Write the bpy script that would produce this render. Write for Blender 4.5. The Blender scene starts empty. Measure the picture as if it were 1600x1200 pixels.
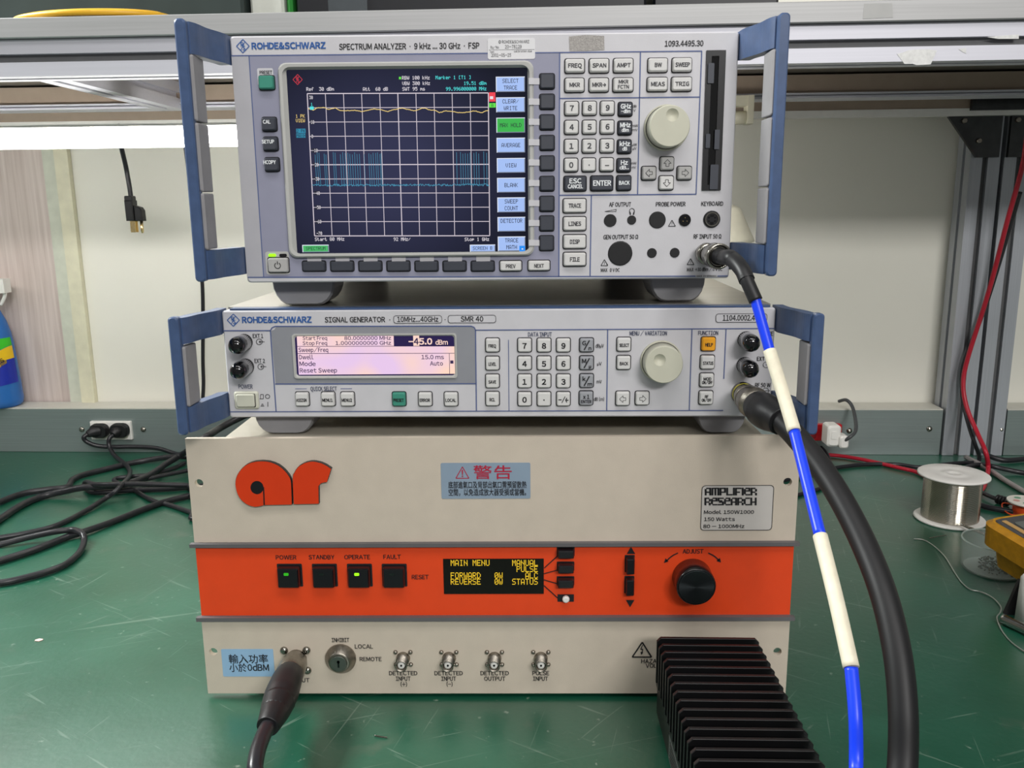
import bpy, bmesh, math, random
from mathutils import Vector, Matrix
random.seed(7)
sc = bpy.context.scene
COL = sc.collection

# ------------------------------------------------------------------ camera, world, lights, exposure
CX, CY, CZ = 0.02781, -0.64797, 0.40334
YAW, PITCH, ROLL, FPX = -0.01727, 0.20599, -0.00973, 1340.0
def cam_axes():
    cy, sy, cp, sp = math.cos(YAW), math.sin(YAW), math.cos(PITCH), math.sin(PITCH)
    fw = Vector((sy*cp, cy*cp, -sp)); r = Vector((cy, -sy, 0)); u = r.cross(fw)
    c, s = math.cos(ROLL), math.sin(ROLL)
    return c*r + s*u, c*u - s*r, fw
RT, UP, FW = cam_axes()
cam = bpy.data.objects.new('camera', bpy.data.cameras.new('camera'))
COL.objects.link(cam)
cam.matrix_world = Matrix(((RT.x, UP.x, -FW.x, CX), (RT.y, UP.y, -FW.y, CY), (RT.z, UP.z, -FW.z, CZ), (0, 0, 0, 1)))
cam.data.sensor_width = 36.0
cam.data.lens = FPX/1600*36.0
cam.data.clip_start = 0.02
sc.camera = cam

w = bpy.data.worlds.new('world'); sc.world = w; w.use_nodes = True
w.node_tree.nodes['Background'].inputs[0].default_value = (1.0, 0.99, 0.97, 1)
w.node_tree.nodes['Background'].inputs[1].default_value = 0.20
def area(name, loc, rot, sx, sy, power, color=(1, 1, 1)):
    l = bpy.data.lights.new(name, 'AREA'); l.shape = 'RECTANGLE'; l.size = sx; l.size_y = sy
    l.energy = power; l.color = color
    o = bpy.data.objects.new(name, l); COL.objects.link(o); o.location = loc; o.rotation_euler = rot
    return o
# ceiling fluorescent fittings of the room, above and behind the photographer
area('ceiling_fitting_1', (-0.10, -0.75, 1.75), (math.radians(22), 0, 0), 1.2, 0.25, 7.5, (1, 0.98, 0.96))
area('ceiling_fitting_2', (0.75, -1.1, 1.75), (math.radians(28), 0, 0), 1.2, 0.25, 7, (1, 0.98, 0.96))
area('ceiling_fitting_3', (-1.45, 0.24, 1.30), (0, math.radians(-42), 0), 0.35, 0.45, 46, (0.97, 1.0, 0.98))
area('ceiling_fitting_4', (1.1, -3.3, 1.95), (math.radians(62), 0, math.radians(8)), 1.2, 0.4, 66, (1, 0.98, 0.96))
area('ceiling_fitting_5', (-0.7, -3.3, 1.95), (math.radians(62), 0, math.radians(-8)), 1.2, 0.4, 6, (1, 0.98, 0.96))
vs = sc.view_settings
vs.view_transform = 'Standard'; vs.look = 'None'; vs.gamma = 1.0; vs.exposure = 0.0
try: vs.use_curve_mapping = False
except Exception: pass

# ------------------------------------------------------------------ helpers
def ray(u, v): return FW + RT*((u-800)/FPX) - UP*((v-600)/FPX)
EYE = Vector((CX, CY, CZ))
def on_z(u, v, z):
    d = ray(u, v); return EYE + d*((z-CZ)/d.z)
def dl(u, v):
    # photo point on the front of the wall trunking -> bench-frame x and height
    e = Vector((math.cos(-0.030), math.sin(-0.030), 0)); nrm = Vector((-e.y, e.x, 0)); d = ray(u, v); k = (0.7185-EYE.dot(nrm))/d.dot(nrm); P = EYE+d*k; return P.dot(e), P.z
def trk(u, v, dist):
    # world point a given distance in front of the trunking
    e = Vector((math.cos(-0.030), math.sin(-0.030), 0)); nrm = Vector((-e.y, e.x, 0)); d = ray(u, v); return EYE+d*((0.7185-dist-EYE.dot(nrm))/d.dot(nrm))
def on_y(u, v, y):
    d = ray(u, v); return EYE + d*((y-CY)/d.y)
def at_depth(u, v, t): return EYE + ray(u, v)*t

def lin(c):
    out = []
    for x in c:
        x /= 255.0
        out.append(x/12.92 if x <= 0.04045 else ((x+0.055)/1.055)**2.4)
    return tuple(out)

def M(name, rgb, rough=0.5, metal=0.0, var=0.06, scale=60, bump=0.0, bscale=400, emit=None, es=1.0, spec=0.5, trans=0.0, alpha=1.0, ior=1.45, coat=0.0):
    m = bpy.data.materials.new(name); m.use_nodes = True
    nt = m.node_tree; b = nt.nodes['Principled BSDF']
    c = lin(rgb)
    tc = nt.nodes.new('ShaderNodeTexCoord')
    if var > 0:
        n = nt.nodes.new('ShaderNodeTexNoise'); n.inputs['Scale'].default_value = scale; n.inputs['Detail'].default_value = 4
        nt.links.new(tc.outputs['Object'], n.inputs['Vector'])
        r = nt.nodes.new('ShaderNodeValToRGB')
        r.color_ramp.elements[0].position = 0.3; r.color_ramp.elements[1].position = 0.7
        r.color_ramp.elements[0].color = tuple(max(0, x*(1-var)) for x in c)+(1,)
        r.color_ramp.elements[1].color = tuple(min(1, x*(1+var)) for x in c)+(1,)
        nt.links.new(n.outputs['Fac'], r.inputs['Fac']); nt.links.new(r.outputs['Color'], b.inputs['Base Color'])
    else:
        b.inputs['Base Color'].default_value = c+(1,)
    b.inputs['Roughness'].default_value = rough; b.inputs['Metallic'].default_value = metal
    b.inputs['Specular IOR Level'].default_value = spec; b.inputs['IOR'].default_value = ior
    b.inputs['Transmission Weight'].default_value = trans; b.inputs['Alpha'].default_value = alpha
    b.inputs['Coat Weight'].default_value = coat
    if emit:
        b.inputs['Emission Color'].default_value = lin(emit)+(1,); b.inputs['Emission Strength'].default_value = es
    if bump > 0:
        n2 = nt.nodes.new('ShaderNodeTexNoise'); n2.inputs['Scale'].default_value = bscale; n2.inputs['Detail'].default_value = 3
        nt.links.new(tc.outputs['Object'], n2.inputs['Vector'])
        bp = nt.nodes.new('ShaderNodeBump'); bp.inputs['Strength'].default_value = bump; bp.inputs['Distance'].default_value = 0.001
        nt.links.new(n2.outputs['Fac'], bp.inputs['Height']); nt.links.new(bp.outputs['Normal'], b.inputs['Normal'])
    return m

def rrect(wd, ht, r, seg=4, cx=0, cz=0):
    r = max(1e-5, min(r, wd/2-1e-5, ht/2-1e-5)); pts = []
    for (sx, sz, a0) in ((1, -1, -90), (1, 1, 0), (-1, 1, 90), (-1, -1, 180)):
        for k in range(seg+1):
            a = math.radians(a0+90*k/seg)
            pts.append((cx+sx*(wd/2-r)+r*math.cos(a), cz+sz*(ht/2-r)+r*math.sin(a)))
    return pts
def circ(r, seg=24, cx=0, cz=0): return [(cx+r*math.cos(2*math.pi*k/seg), cz+r*math.sin(2*math.pi*k/seg)) for k in range(seg)]

_textcache = {}
def glyphs(s, bold):
    c = bpy.data.curves.new('t', 'FONT'); c.body = s; c.offset = bold; c.resolution_u = 2
    o = bpy.data.objects.new('t', c); COL.objects.link(o)
    me = bpy.data.meshes.new_from_object(o.evaluated_get(bpy.context.evaluated_depsgraph_get()))
    V = [(v.co.x, v.co.y) for v in me.vertices]; F = [tuple(p.vertices) for p in me.polygons]
    bpy.data.objects.remove(o); bpy.data.curves.remove(c); bpy.data.meshes.remove(me)
    return V, F
def text_mesh(s, bold):
    bold = 0.0
    # plain sans lettering: each character is taken from the wide Latin forms of the built-in font and set closely
    k = (s, bold)
    if k in _textcache: return _textcache[k]
    if any(ord(ch) > 0x2e80 for ch in s): _textcache[k] = glyphs(s, bold); return _textcache[k]
    V, F, x = [], [], 0.0
    for ch in s:
        if ch == ' ': x += 0.27; continue
        kk = ('glyph', ch, bold)
        if kk not in _textcache: _textcache[kk] = glyphs(chr(ord(ch)+0xFEE0) if 0x21 <= ord(ch) <= 0x7e else ch, bold)
        v, f = _textcache[kk]
        if not v: continue
        x0 = min(p[0] for p in v); x1 = max(p[0] for p in v); b = len(V); sb = 0.045 if ch not in 'IlHNMU1i.' else 0.062
        V += [(p[0]-x0+x+sb, p[1]) for p in v]; F += [tuple(b+i for i in q) for q in f]; x += x1-x0+2*sb
    _textcache[k] = (V, F)
    return _textcache[k]

for _b in (0.0,):
    for _c in range(0x21, 0x7f): _textcache[('glyph', chr(_c), _b)] = glyphs(chr(_c+0xFEE0), _b)

# 5x7 dot font (columns, bit 0 = top)
F57 = {' ': '0000000000', '0': '3E5149453E', '1': '00427F4000', '2': '4261514946', '3': '2141454B31', '4': '1814127F10', '5': '2745454539', '6': '3C4A494930',
 '7': '0171090503', '8': '3649494936', '9': '064949291E', 'A': '7E1111117E', 'B': '7F49494936', 'C': '3E41414122', 'D': '7F4141221C', 'E': '7F49494941',
 'F': '7F09090901', 'G': '3E4149497A', 'H': '7F0808087F', 'I': '00417F4100', 'K': '7F08142241', 'L': '7F40404040', 'M': '7F020C027F', 'N': '7F0408107F',
 'O': '3E4141413E', 'P': '7F09090906', 'R': '7F09192946', 'S': '4649494931', 'T': '01017F0101', 'U': '3F4040403F', 'V': '1F2040201F', 'W': '3F4038403F',
 'X': '6314081463', 'a': '2054545478', 'd': '384444487F', 'e': '3854545418', 'f': '087E090102', 'h': '7F08040478', 'k': '7F10284400', 'm': '7C04180478',
 'o': '3844444438', 'p': '7C14141408', 'r': '7C08040408', 's': '4854545420', 't': '043F444020', 'z': '4464544C44', '.': '0060600000', '/': '2010080402',
 '-': '0808080808', '[': '007F414100', ']': '0041417F00', '>': '7F3E1C0800'}

class MB:
    def __init__(s): s.v = []; s.f = []; s.m = []; s.sm = []; s.marks = []; s.last = ''
    def mk(s, kind):
        # a new piece of print starts here (lines that follow each other belong to one sign)
        if kind != 'L' or s.last != 'L': s.marks.append((len(s.v), len(s.f)))
        s.last = kind
    def pieces(s):
        out = []
        for i, (a, fa) in enumerate(s.marks):
            b, fb = s.marks[i+1] if i+1 < len(s.marks) else (len(s.v), len(s.f))
            q = MB(); q.v = s.v[a:b]; q.f = [tuple(k-a for k in f) for f in s.f[fa:fb]]; q.m = s.m[fa:fb]; q.sm = s.sm[fa:fb]; out.append(q)
        return out
    def add(s, vs, fs, mi=0, smooth=False, mat=None):
        b = len(s.v)
        s.v += [tuple(mat @ Vector(p)) if mat else tuple(p) for p in vs]
        for f in fs: s.f.append(tuple(b+i for i in f)); s.m.append(mi); s.sm.append(smooth)
    def box(s, x0, x1, y0, y1, z0, z1, mi=0, mat=None):
        v = [(x0, y0, z0), (x1, y0, z0), (x1, y1, z0), (x0, y1, z0), (x0, y0, z1), (x1, y0, z1), (x1, y1, z1), (x0, y1, z1)]
        s.add(v, [(0, 3, 2, 1), (4, 5, 6, 7), (0, 1, 5, 4), (1, 2, 6, 5), (2, 3, 7, 6), (3, 0, 4, 7)], mi, False, mat)
    def loft(s, rings, mi=0, smooth=False, cap=(True, True), mat=None):
        n = len(rings[0]); v = [p for r in rings for p in r]; f = []
        for k in range(len(rings)-1):
            for i in range(n):
                j = (i+1) % n; f.append((k*n+i, k*n+j, (k+1)*n+j, (k+1)*n+i))
        s.add(v, f, mi, smooth, mat)
        b = len(s.v)-len(v)
        if cap[0]: s.f.append(tuple(b+i for i in reversed(range(n)))); s.m.append(mi); s.sm.append(False)
        if cap[1]: s.f.append(tuple(b+(len(rings)-1)*n+i for i in range(n))); s.m.append(mi); s.sm.append(False)
    def prism(s, poly, yf, yb, mi=0, bev=0.0, mat=None):
        # polygon in xz (counter clockwise seen from the front), front at yf (towards -y), back at yb
        cx = sum(p[0] for p in poly)/len(poly); cz = sum(p[1] for p in poly)/len(poly)
        rings = [[(x, yb, z) for x, z in poly], [(x, yf+bev, z) for x, z in poly]]
        if bev > 0:
            xs = [p[0] for p in poly]; zs = [p[1] for p in poly]
            kx = 1-2*bev/max(1e-6, max(xs)-min(xs)); kz = 1-2*bev/max(1e-6, max(zs)-min(zs))
            mx = (max(xs)+min(xs))/2; mz = (max(zs)+min(zs))/2
            rings.append([(mx+(x-mx)*kx, yf, mz+(z-mz)*kz) for x, z in poly])
        s.loft(rings, mi, False, mat=mat)
    def plate(s, loops, yf, yb, mi=0, mat=None):
        # outline with holes, filled, front at yf, back at yb
        bm = bmesh.new(); es = []
        for lp in loops:
            vs = [bm.verts.new((x, yf, z)) for x, z in lp]
            es += [bm.edges.new((vs[i], vs[(i+1) % len(vs)])) for i in range(len(vs))]
        bmesh.ops.triangle_fill(bm, use_beauty=True, use_dissolve=False, edges=es, normal=(0, -1, 0))
        bm.verts.index_update()
        vv = [tuple(v.co) for v in bm.verts]; ff = []
        for f in bm.faces:
            t = [v.index for v in f.verts]
            if f.normal.y > 0: t.reverse()
            ff.append(tuple(t))
        bm.free(); n = len(vv)
        if yb is None: s.add(vv, ff, mi, False, mat); return
        s.add(vv+[(x, yb, z) for x, y, z in vv], ff+[tuple(n+i for i in reversed(f)) for f in ff], mi, False, mat)
        b = 0
        base = len(s.v)-2*n
        for lp in loops:
            k = len(lp)
            for i in range(k):
                j = (i+1) % k
                s.f.append((base+b+i, base+b+j, base+n+b+j, base+n+b+i)); s.m.append(mi); s.sm.append(False)
            b += k
    def lathe(s, prof, p0, axis, seg=24, mi=0, smooth=True, cap=(True, True)):
        # prof: (distance along axis, radius)
        a = Vector(axis).normalized(); p0 = Vector(p0)
        e = a.cross(Vector((0, 0, 1)))
        if e.length < 1e-4: e = Vector((1, 0, 0))
        e.normalize(); g = a.cross(e)
        rings = [[tuple(p0+a*t+e*(r*math.cos(2*math.pi*k/seg))+g*(r*math.sin(2*math.pi*k/seg))) for k in range(seg)] for t, r in prof]
        s.loft(rings, mi, smooth, cap)
    def tube(s, pts, rad, seg=10, mi=0, res=6, cap=True):
        P = [Vector(p) for p in pts]; R = rad if isinstance(rad, (list, tuple)) else [rad]*len(P)
        Q = []; W = []
        for i in range(len(P)-1):
            a, b, c, d = P[max(i-1, 0)], P[i], P[i+1], P[min(i+2, len(P)-1)]
            for k in range(res):
                t = k/res
                Q.append(0.5*((2*b)+(c-a)*t+(2*a-5*b+4*c-d)*t*t+(3*b-a-3*c+d)*t**3)); W.append(R[i]*(1-t)+R[i+1]*t)
        Q.append(P[-1]); W.append(R[-1])
        T = [(Q[min(i+1, len(Q)-1)]-Q[max(i-1, 0)]).normalized() for i in range(len(Q))]
        e = T[0].cross(Vector((0, 0, 1)))
        if e.length < 1e-3: e = T[0].cross(Vector((0, 1, 0)))
        e.normalize(); rings = []
        for i in range(len(Q)):
            e = (e-T[i]*e.dot(T[i])).normalized(); g = T[i].cross(e)
            rings.append([tuple(Q[i]+e*(W[i]*math.cos(2*math.pi*k/seg))+g*(W[i]*math.sin(2*math.pi*k/seg))) for k in range(seg)])
        s.loft(rings, mi, True, (cap, cap))
    def text(s, t, x, z, h, y, w=None, align='c', bold=0.0, mi=0):
        V, F = text_mesh(t, bold)
        if not V: return
        x0 = min(p[0] for p in V); x1 = max(p[0] for p in V)
        kz = h/0.70; kx = kz if w is None else w/(x1-x0)
        wd = (x1-x0)*kx
        ox = x-(wd/2 if align == 'c' else wd if align == 'r' else 0)-x0*kx
        # heavier strokes: the same flat glyph printed again a hair to each side
        e = bold*kz
        for n_, (ex, ez) in enumerate(((-e, -e), (e, e), (-e, e), (e, -e)) if bold > 0 else ((0, 0),)):
            s.add([(ox+p[0]*kx+ex, y-n_*0.00003, z-h/2+p[1]*kz+ez) for p in V], F, mi)
    def dots(s, t, x, z, cw, ch, y, mi=0, align='l', fill=0.95, ex=0.12):
        # cell of 6 columns by 7 rows; cw is the character pitch, ch the glyph height
        px = cw/6; pz = ch/7
        if align == 'c': x -= (len(t)*6-1)*px/2
        if align == 'r': x -= (len(t)*6-1)*px
        for i, chr_ in enumerate(t):
            g = F57.get(chr_, F57.get(chr_.upper(), F57[' ']))
            for c in range(5):
                bits = int(g[2*c:2*c+2], 16)
                r = 0
                while r < 7:
                    if bits >> r & 1:
                        r2 = r
                        while fill > 0.9 and r2+1 < 7 and bits >> (r2+1) & 1: r2 += 1
                        xa = x+(i*6+c)*px; za = z+ch/2-r*pz
                        s.quad(xa, xa+px*(fill+ex), za-pz*(r2-r+fill+ex*0.5), za, y, mi); r = r2+1
                    else: r += 1
    def quad(s, x0, x1, z0, z1, y, mi=0): s.add([(x0, y, z0), (x1, y, z0), (x1, y, z1), (x0, y, z1)], [(0, 1, 2, 3)], mi)
    def line(s, a, b, wd, y, mi=0):
        d = Vector((b[0]-a[0], b[1]-a[1])); d.normalize(); n = Vector((-d.y, d.x))*wd/2
        s.add([(a[0]-n.x, y, a[1]-n.y), (b[0]-n.x, y, b[1]-n.y), (b[0]+n.x, y, b[1]+n.y), (a[0]+n.x, y, a[1]+n.y)], [(0, 1, 2, 3)], mi)
    def polyline(s, pts, wd, y, mi=0, closed=False):
        n = len(pts)
        for i in range(n if closed else n-1): s.line(pts[i], pts[(i+1) % n], wd, y, mi)
    def mesh(s, name, mats):
        me = bpy.data.meshes.new(name); me.from_pydata(s.v, [], s.f)
        for m in mats: me.materials.append(m)
        me.polygons.foreach_set('material_index', s.m); me.polygons.foreach_set('use_smooth', s.sm)
        me.update(); return me

def obj(name, mb, mats, parent=None, loc=(0, 0, 0), label=None):
    if isinstance(mb, MB) and len(mb.marks) > 1 and name.endswith('lettering') and mb.marks[0][0] == 0:
        for q in mb.pieces(): o = obj(name, q, mats, parent, loc, label)
        return o
    if isinstance(mb, MB):
        mats = mats if isinstance(mats, (list, tuple)) else [mats]
        me = mb.mesh(name, mats)
        if len(mb.v) and parent is None and loc == (0, 0, 0):
            # origin of a single mesh thing at the middle of its base
            xs = [p[0] for p in mb.v]; ys = [p[1] for p in mb.v]; zs = [p[2] for p in mb.v]
            loc = ((min(xs)+max(xs))/2, (min(ys)+max(ys))/2, min(zs)); me.transform(Matrix.Translation(-Vector(loc)))
    else: me = mb
    o = bpy.data.objects.new(name, me); COL.objects.link(o); o.location = loc
    if parent is not None: o.parent = parent
    if label: o['label'] = label
    return o
def tag(o, label, cat, group=None):
    o['label'] = label; o['category'] = cat
    if group: o['group'] = group
    return o
FR = {}
def thing(name, label, cat, loc, rz=0.0, group=None):
    o = bpy.data.objects.new(name, None); COL.objects.link(o); o.location = loc; o.rotation_euler = (0, 0, rz)
    o.empty_display_size = 0.02
    FR[o.name] = (Vector(loc), rz)
    return tag(o, label, cat, group)
def struct(name, mb, mats, parent=None):
    o = obj(name, mb, mats, parent); o['kind'] = 'structure'; return o
def at(t, u, v, off=0.0):
    # photo point -> point (x, z) of the thing's own front plane, off metres in front of it
    L, a = FR[t.name]; c, s = math.cos(-a), math.sin(-a)
    e = EYE-L; d = ray(u, v)
    ex, ey = c*e.x-s*e.y, s*e.x+c*e.y; dx, dy = c*d.x-s*d.y, s*d.x+c*d.y
    k = (-off-ey)/dy
    return (ex+k*dx, e.z+k*d.z)
def pxs(t, u, v, off=0.0):
    a = at(t, u, v, off); b = at(t, u+1, v, off); c = at(t, u, v+1, off)
    return b[0]-a[0], a[1]-c[1]
def T(t, mb, s, u, v, hpx, wpx=None, align='c', bold=0.0, off=0.0002, mi=0):
    x, z = at(t, u, v, off); kx, kz = pxs(t, u, v, off); mb.mk('T')
    if bold == 0: bold = 0.008
    elif bold < 0.02: bold = 0.016 if any(ord(ch) < 0x2e80 for ch in s) else 0.008
    mb.text(s, x, z, hpx*kz, -off, None if wpx is None else wpx*kx, align, bold, mi)
def L(t, mb, pts, wpx, off=0.0002, mi=0, closed=False):
    mb.mk('L')
    q = [at(t, u, v, off) for u, v in pts]; kx, kz = pxs(t, pts[0][0], pts[0][1], off)
    mb.polyline(q, wpx*kx, -off, mi, closed)
def poly(t, mb, pts, off=0.0002, mi=0):
    mb.mk('P')
    q = [at(t, u, v, off) for u, v in pts]
    ar = sum(q[i][0]*q[(i+1) % len(q)][1]-q[(i+1) % len(q)][0]*q[i][1] for i in range(len(q)))
    if ar < 0: q.reverse()
    mb.plate([q], -off, None, mi)
def ccw(q):
    ar = sum(q[i][0]*q[(i+1) % len(q)][1]-q[(i+1) % len(q)][0]*q[i][1] for i in range(len(q)))
    return q if ar > 0 else q[::-1]

# ------------------------------------------------------------------ materials
LETTER = M('print_black', (24, 24, 28), 0.6, var=0)
LETTERBLUE = M('print_blue', (44, 92, 160), 0.5, var=0)
LINEBLUE = M('print_line_blue', (84, 98, 142), 0.5, var=0)
WHITEPRINT = M('print_white', (235, 238, 240), 0.5, var=0)
GREYPRINT = M('print_grey', (70, 70, 74), 0.6, var=0)
CASEGREY = M('painted_light_grey', (203, 202, 206), 0.42, var=0.03, bump=0.05, bscale=900)
CASESIDE = M('case_grey', (150, 150, 155), 0.45, var=0.04)
MIDGREY = M('blue_grey_panel', (146, 147, 166), 0.45, var=0.03)
STRIPGREY = M('strip_grey', (176, 175, 180), 0.45, var=0.03)
BEZEL = M('bezel_grey', (184, 184, 180), 0.45, var=0.03)
LCDPANEL = M('display_surround_grey', (142, 144, 150), 0.5, var=0.03)
KEYLIGHT = M('key_light_grey', (214, 213, 211), 0.45, var=0.03)
KEYMID = M('key_mid_grey', (176, 175, 173), 0.45, var=0.03)
KEYSILVER = M('key_silver_grey', (158, 160, 165), 0.45, var=0.03)
KEYDARK = M('key_charcoal', (62, 65, 74), 0.42, var=0.05)
KEYTEAL = M('key_green', (62, 142, 122), 0.42, var=0.04)
KEYORANGE = M('key_orange', (240, 165, 30), 0.42, var=0.04)
WELL = M('key_gap_black', (26, 26, 30), 0.7, var=0)
KNOB = M('knob_cream', (199, 198, 180), 0.5, var=0.03)
HANDLE = M('handle_blue', (68, 88, 124), 0.36, var=0.10, scale=120)
GRIP = M('grip_grey', (146, 144, 146), 0.6, var=0.06, bump=0.1)
FOOT = M('foot_grey', (140, 140, 143), 0.5, var=0.05)
BLACK = M('black_plastic', (22, 22, 25), 0.35, var=0.05)
BLACKGLOSS = M('black_gloss_plastic', (8, 8, 10), 0.08, var=0, coat=0.6)
BLACKMATT = M('black_rubber', (24, 24, 26), 0.45, var=0.1)
CABLEBLACK = M('cable_black', (34, 34, 38), 0.32, var=0.1, scale=150)
ANOD = M('black_anodised', (9, 9, 11), 0.42, metal=0.0, var=0.1)
STEEL = M('nickel', (150, 147, 138), 0.2, metal=1.0, var=0.06, scale=300)
STEELROUGH = M('dull_nickel', (150, 144, 134), 0.34, metal=1.0, var=0.12, scale=400, bump=0.2, bscale=1500)
BRASS = M('gold_prong', (232, 206, 150), 0.25, metal=1.0, var=0.04)
WHITEPLASTIC = M('white_plastic', (232, 230, 225), 0.4, var=0.03)
GLOWGREEN = M('lamp_green', (120, 220, 20), 0.4, var=0, emit=(150, 235, 20), es=1.1)
GLOWDIM = M('lamp_green_dim', (20, 110, 20), 0.4, var=0, emit=(60, 200, 30), es=0.6)
def EM(name, c, s=1.0): return M(name, (8, 8, 8), 0.5, var=0, emit=c, es=s)
SCRBG = M('screen_glass', (6, 7, 12), 0.16, var=0, emit=(24, 27, 52), es=0.72, spec=0.35)
def _glow(m, c, rad, a, b_):
    # back-light of the panel, a little stronger towards its middle
    nt = m.node_tree; b = nt.nodes['Principled BSDF']; tc = nt.nodes['Texture Coordinate']
    mp = nt.nodes.new('ShaderNodeMapping'); mp.inputs['Location'].default_value = (-c[0]/rad[0], 0, -c[2]/rad[1]); mp.inputs['Scale'].default_value = (1/rad[0], 0, 1/rad[1])
    g = nt.nodes.new('ShaderNodeTexGradient'); g.gradient_type = 'SPHERICAL'; r = nt.nodes.new('ShaderNodeValToRGB')
    r.color_ramp.elements[0].color = lin(a)+(1,); r.color_ramp.elements[1].color = lin(b_)+(1,); r.color_ramp.elements[1].position = 0.75
    nt.links.new(tc.outputs['Object'], mp.inputs['Vector']); nt.links.new(mp.outputs['Vector'], g.inputs['Vector']); nt.links.new(g.outputs['Fac'], r.inputs['Fac']); nt.links.new(r.outputs['Color'], b.inputs['Emission Color'])
_glow(SCRBG, (-0.078, 0, 0.105), (0.12, 0.10), (18, 21, 38), (58, 60, 92))
E_WHITE = EM('pixel_white', (228, 222, 230)); E_CYAN = EM('pixel_cyan', (70, 225, 225)); E_YEL = EM('pixel_yellow', (235, 205, 120))
E_DCYAN = EM('pixel_dim_cyan', (60, 140, 172)); E_BLUE = EM('softkey_blue', (160, 188, 242)); E_GREEN = EM('softkey_green', (40, 175, 65))
E_RED = EM('pixel_red', (235, 50, 70)); E_DRED = EM('pixel_dark_red', (190, 40, 60)); E_DARK = EM('pixel_dark', (12, 16, 44), 0.8); E_LGREEN = EM('pixel_green', (90, 225, 60))
E_SKY = EM('pixel_sky_blue', (10, 140, 245)); E_AMBER = EM('vfd_amber', (242, 200, 40)); E_PINK = EM('lcd_pink', (250, 214, 200)); E_LILAC = EM('lcd_lilac', (238, 206, 240)); E_NAVY = EM('lcd_navy', (38, 30, 72))
GREENTOP = None

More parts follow.
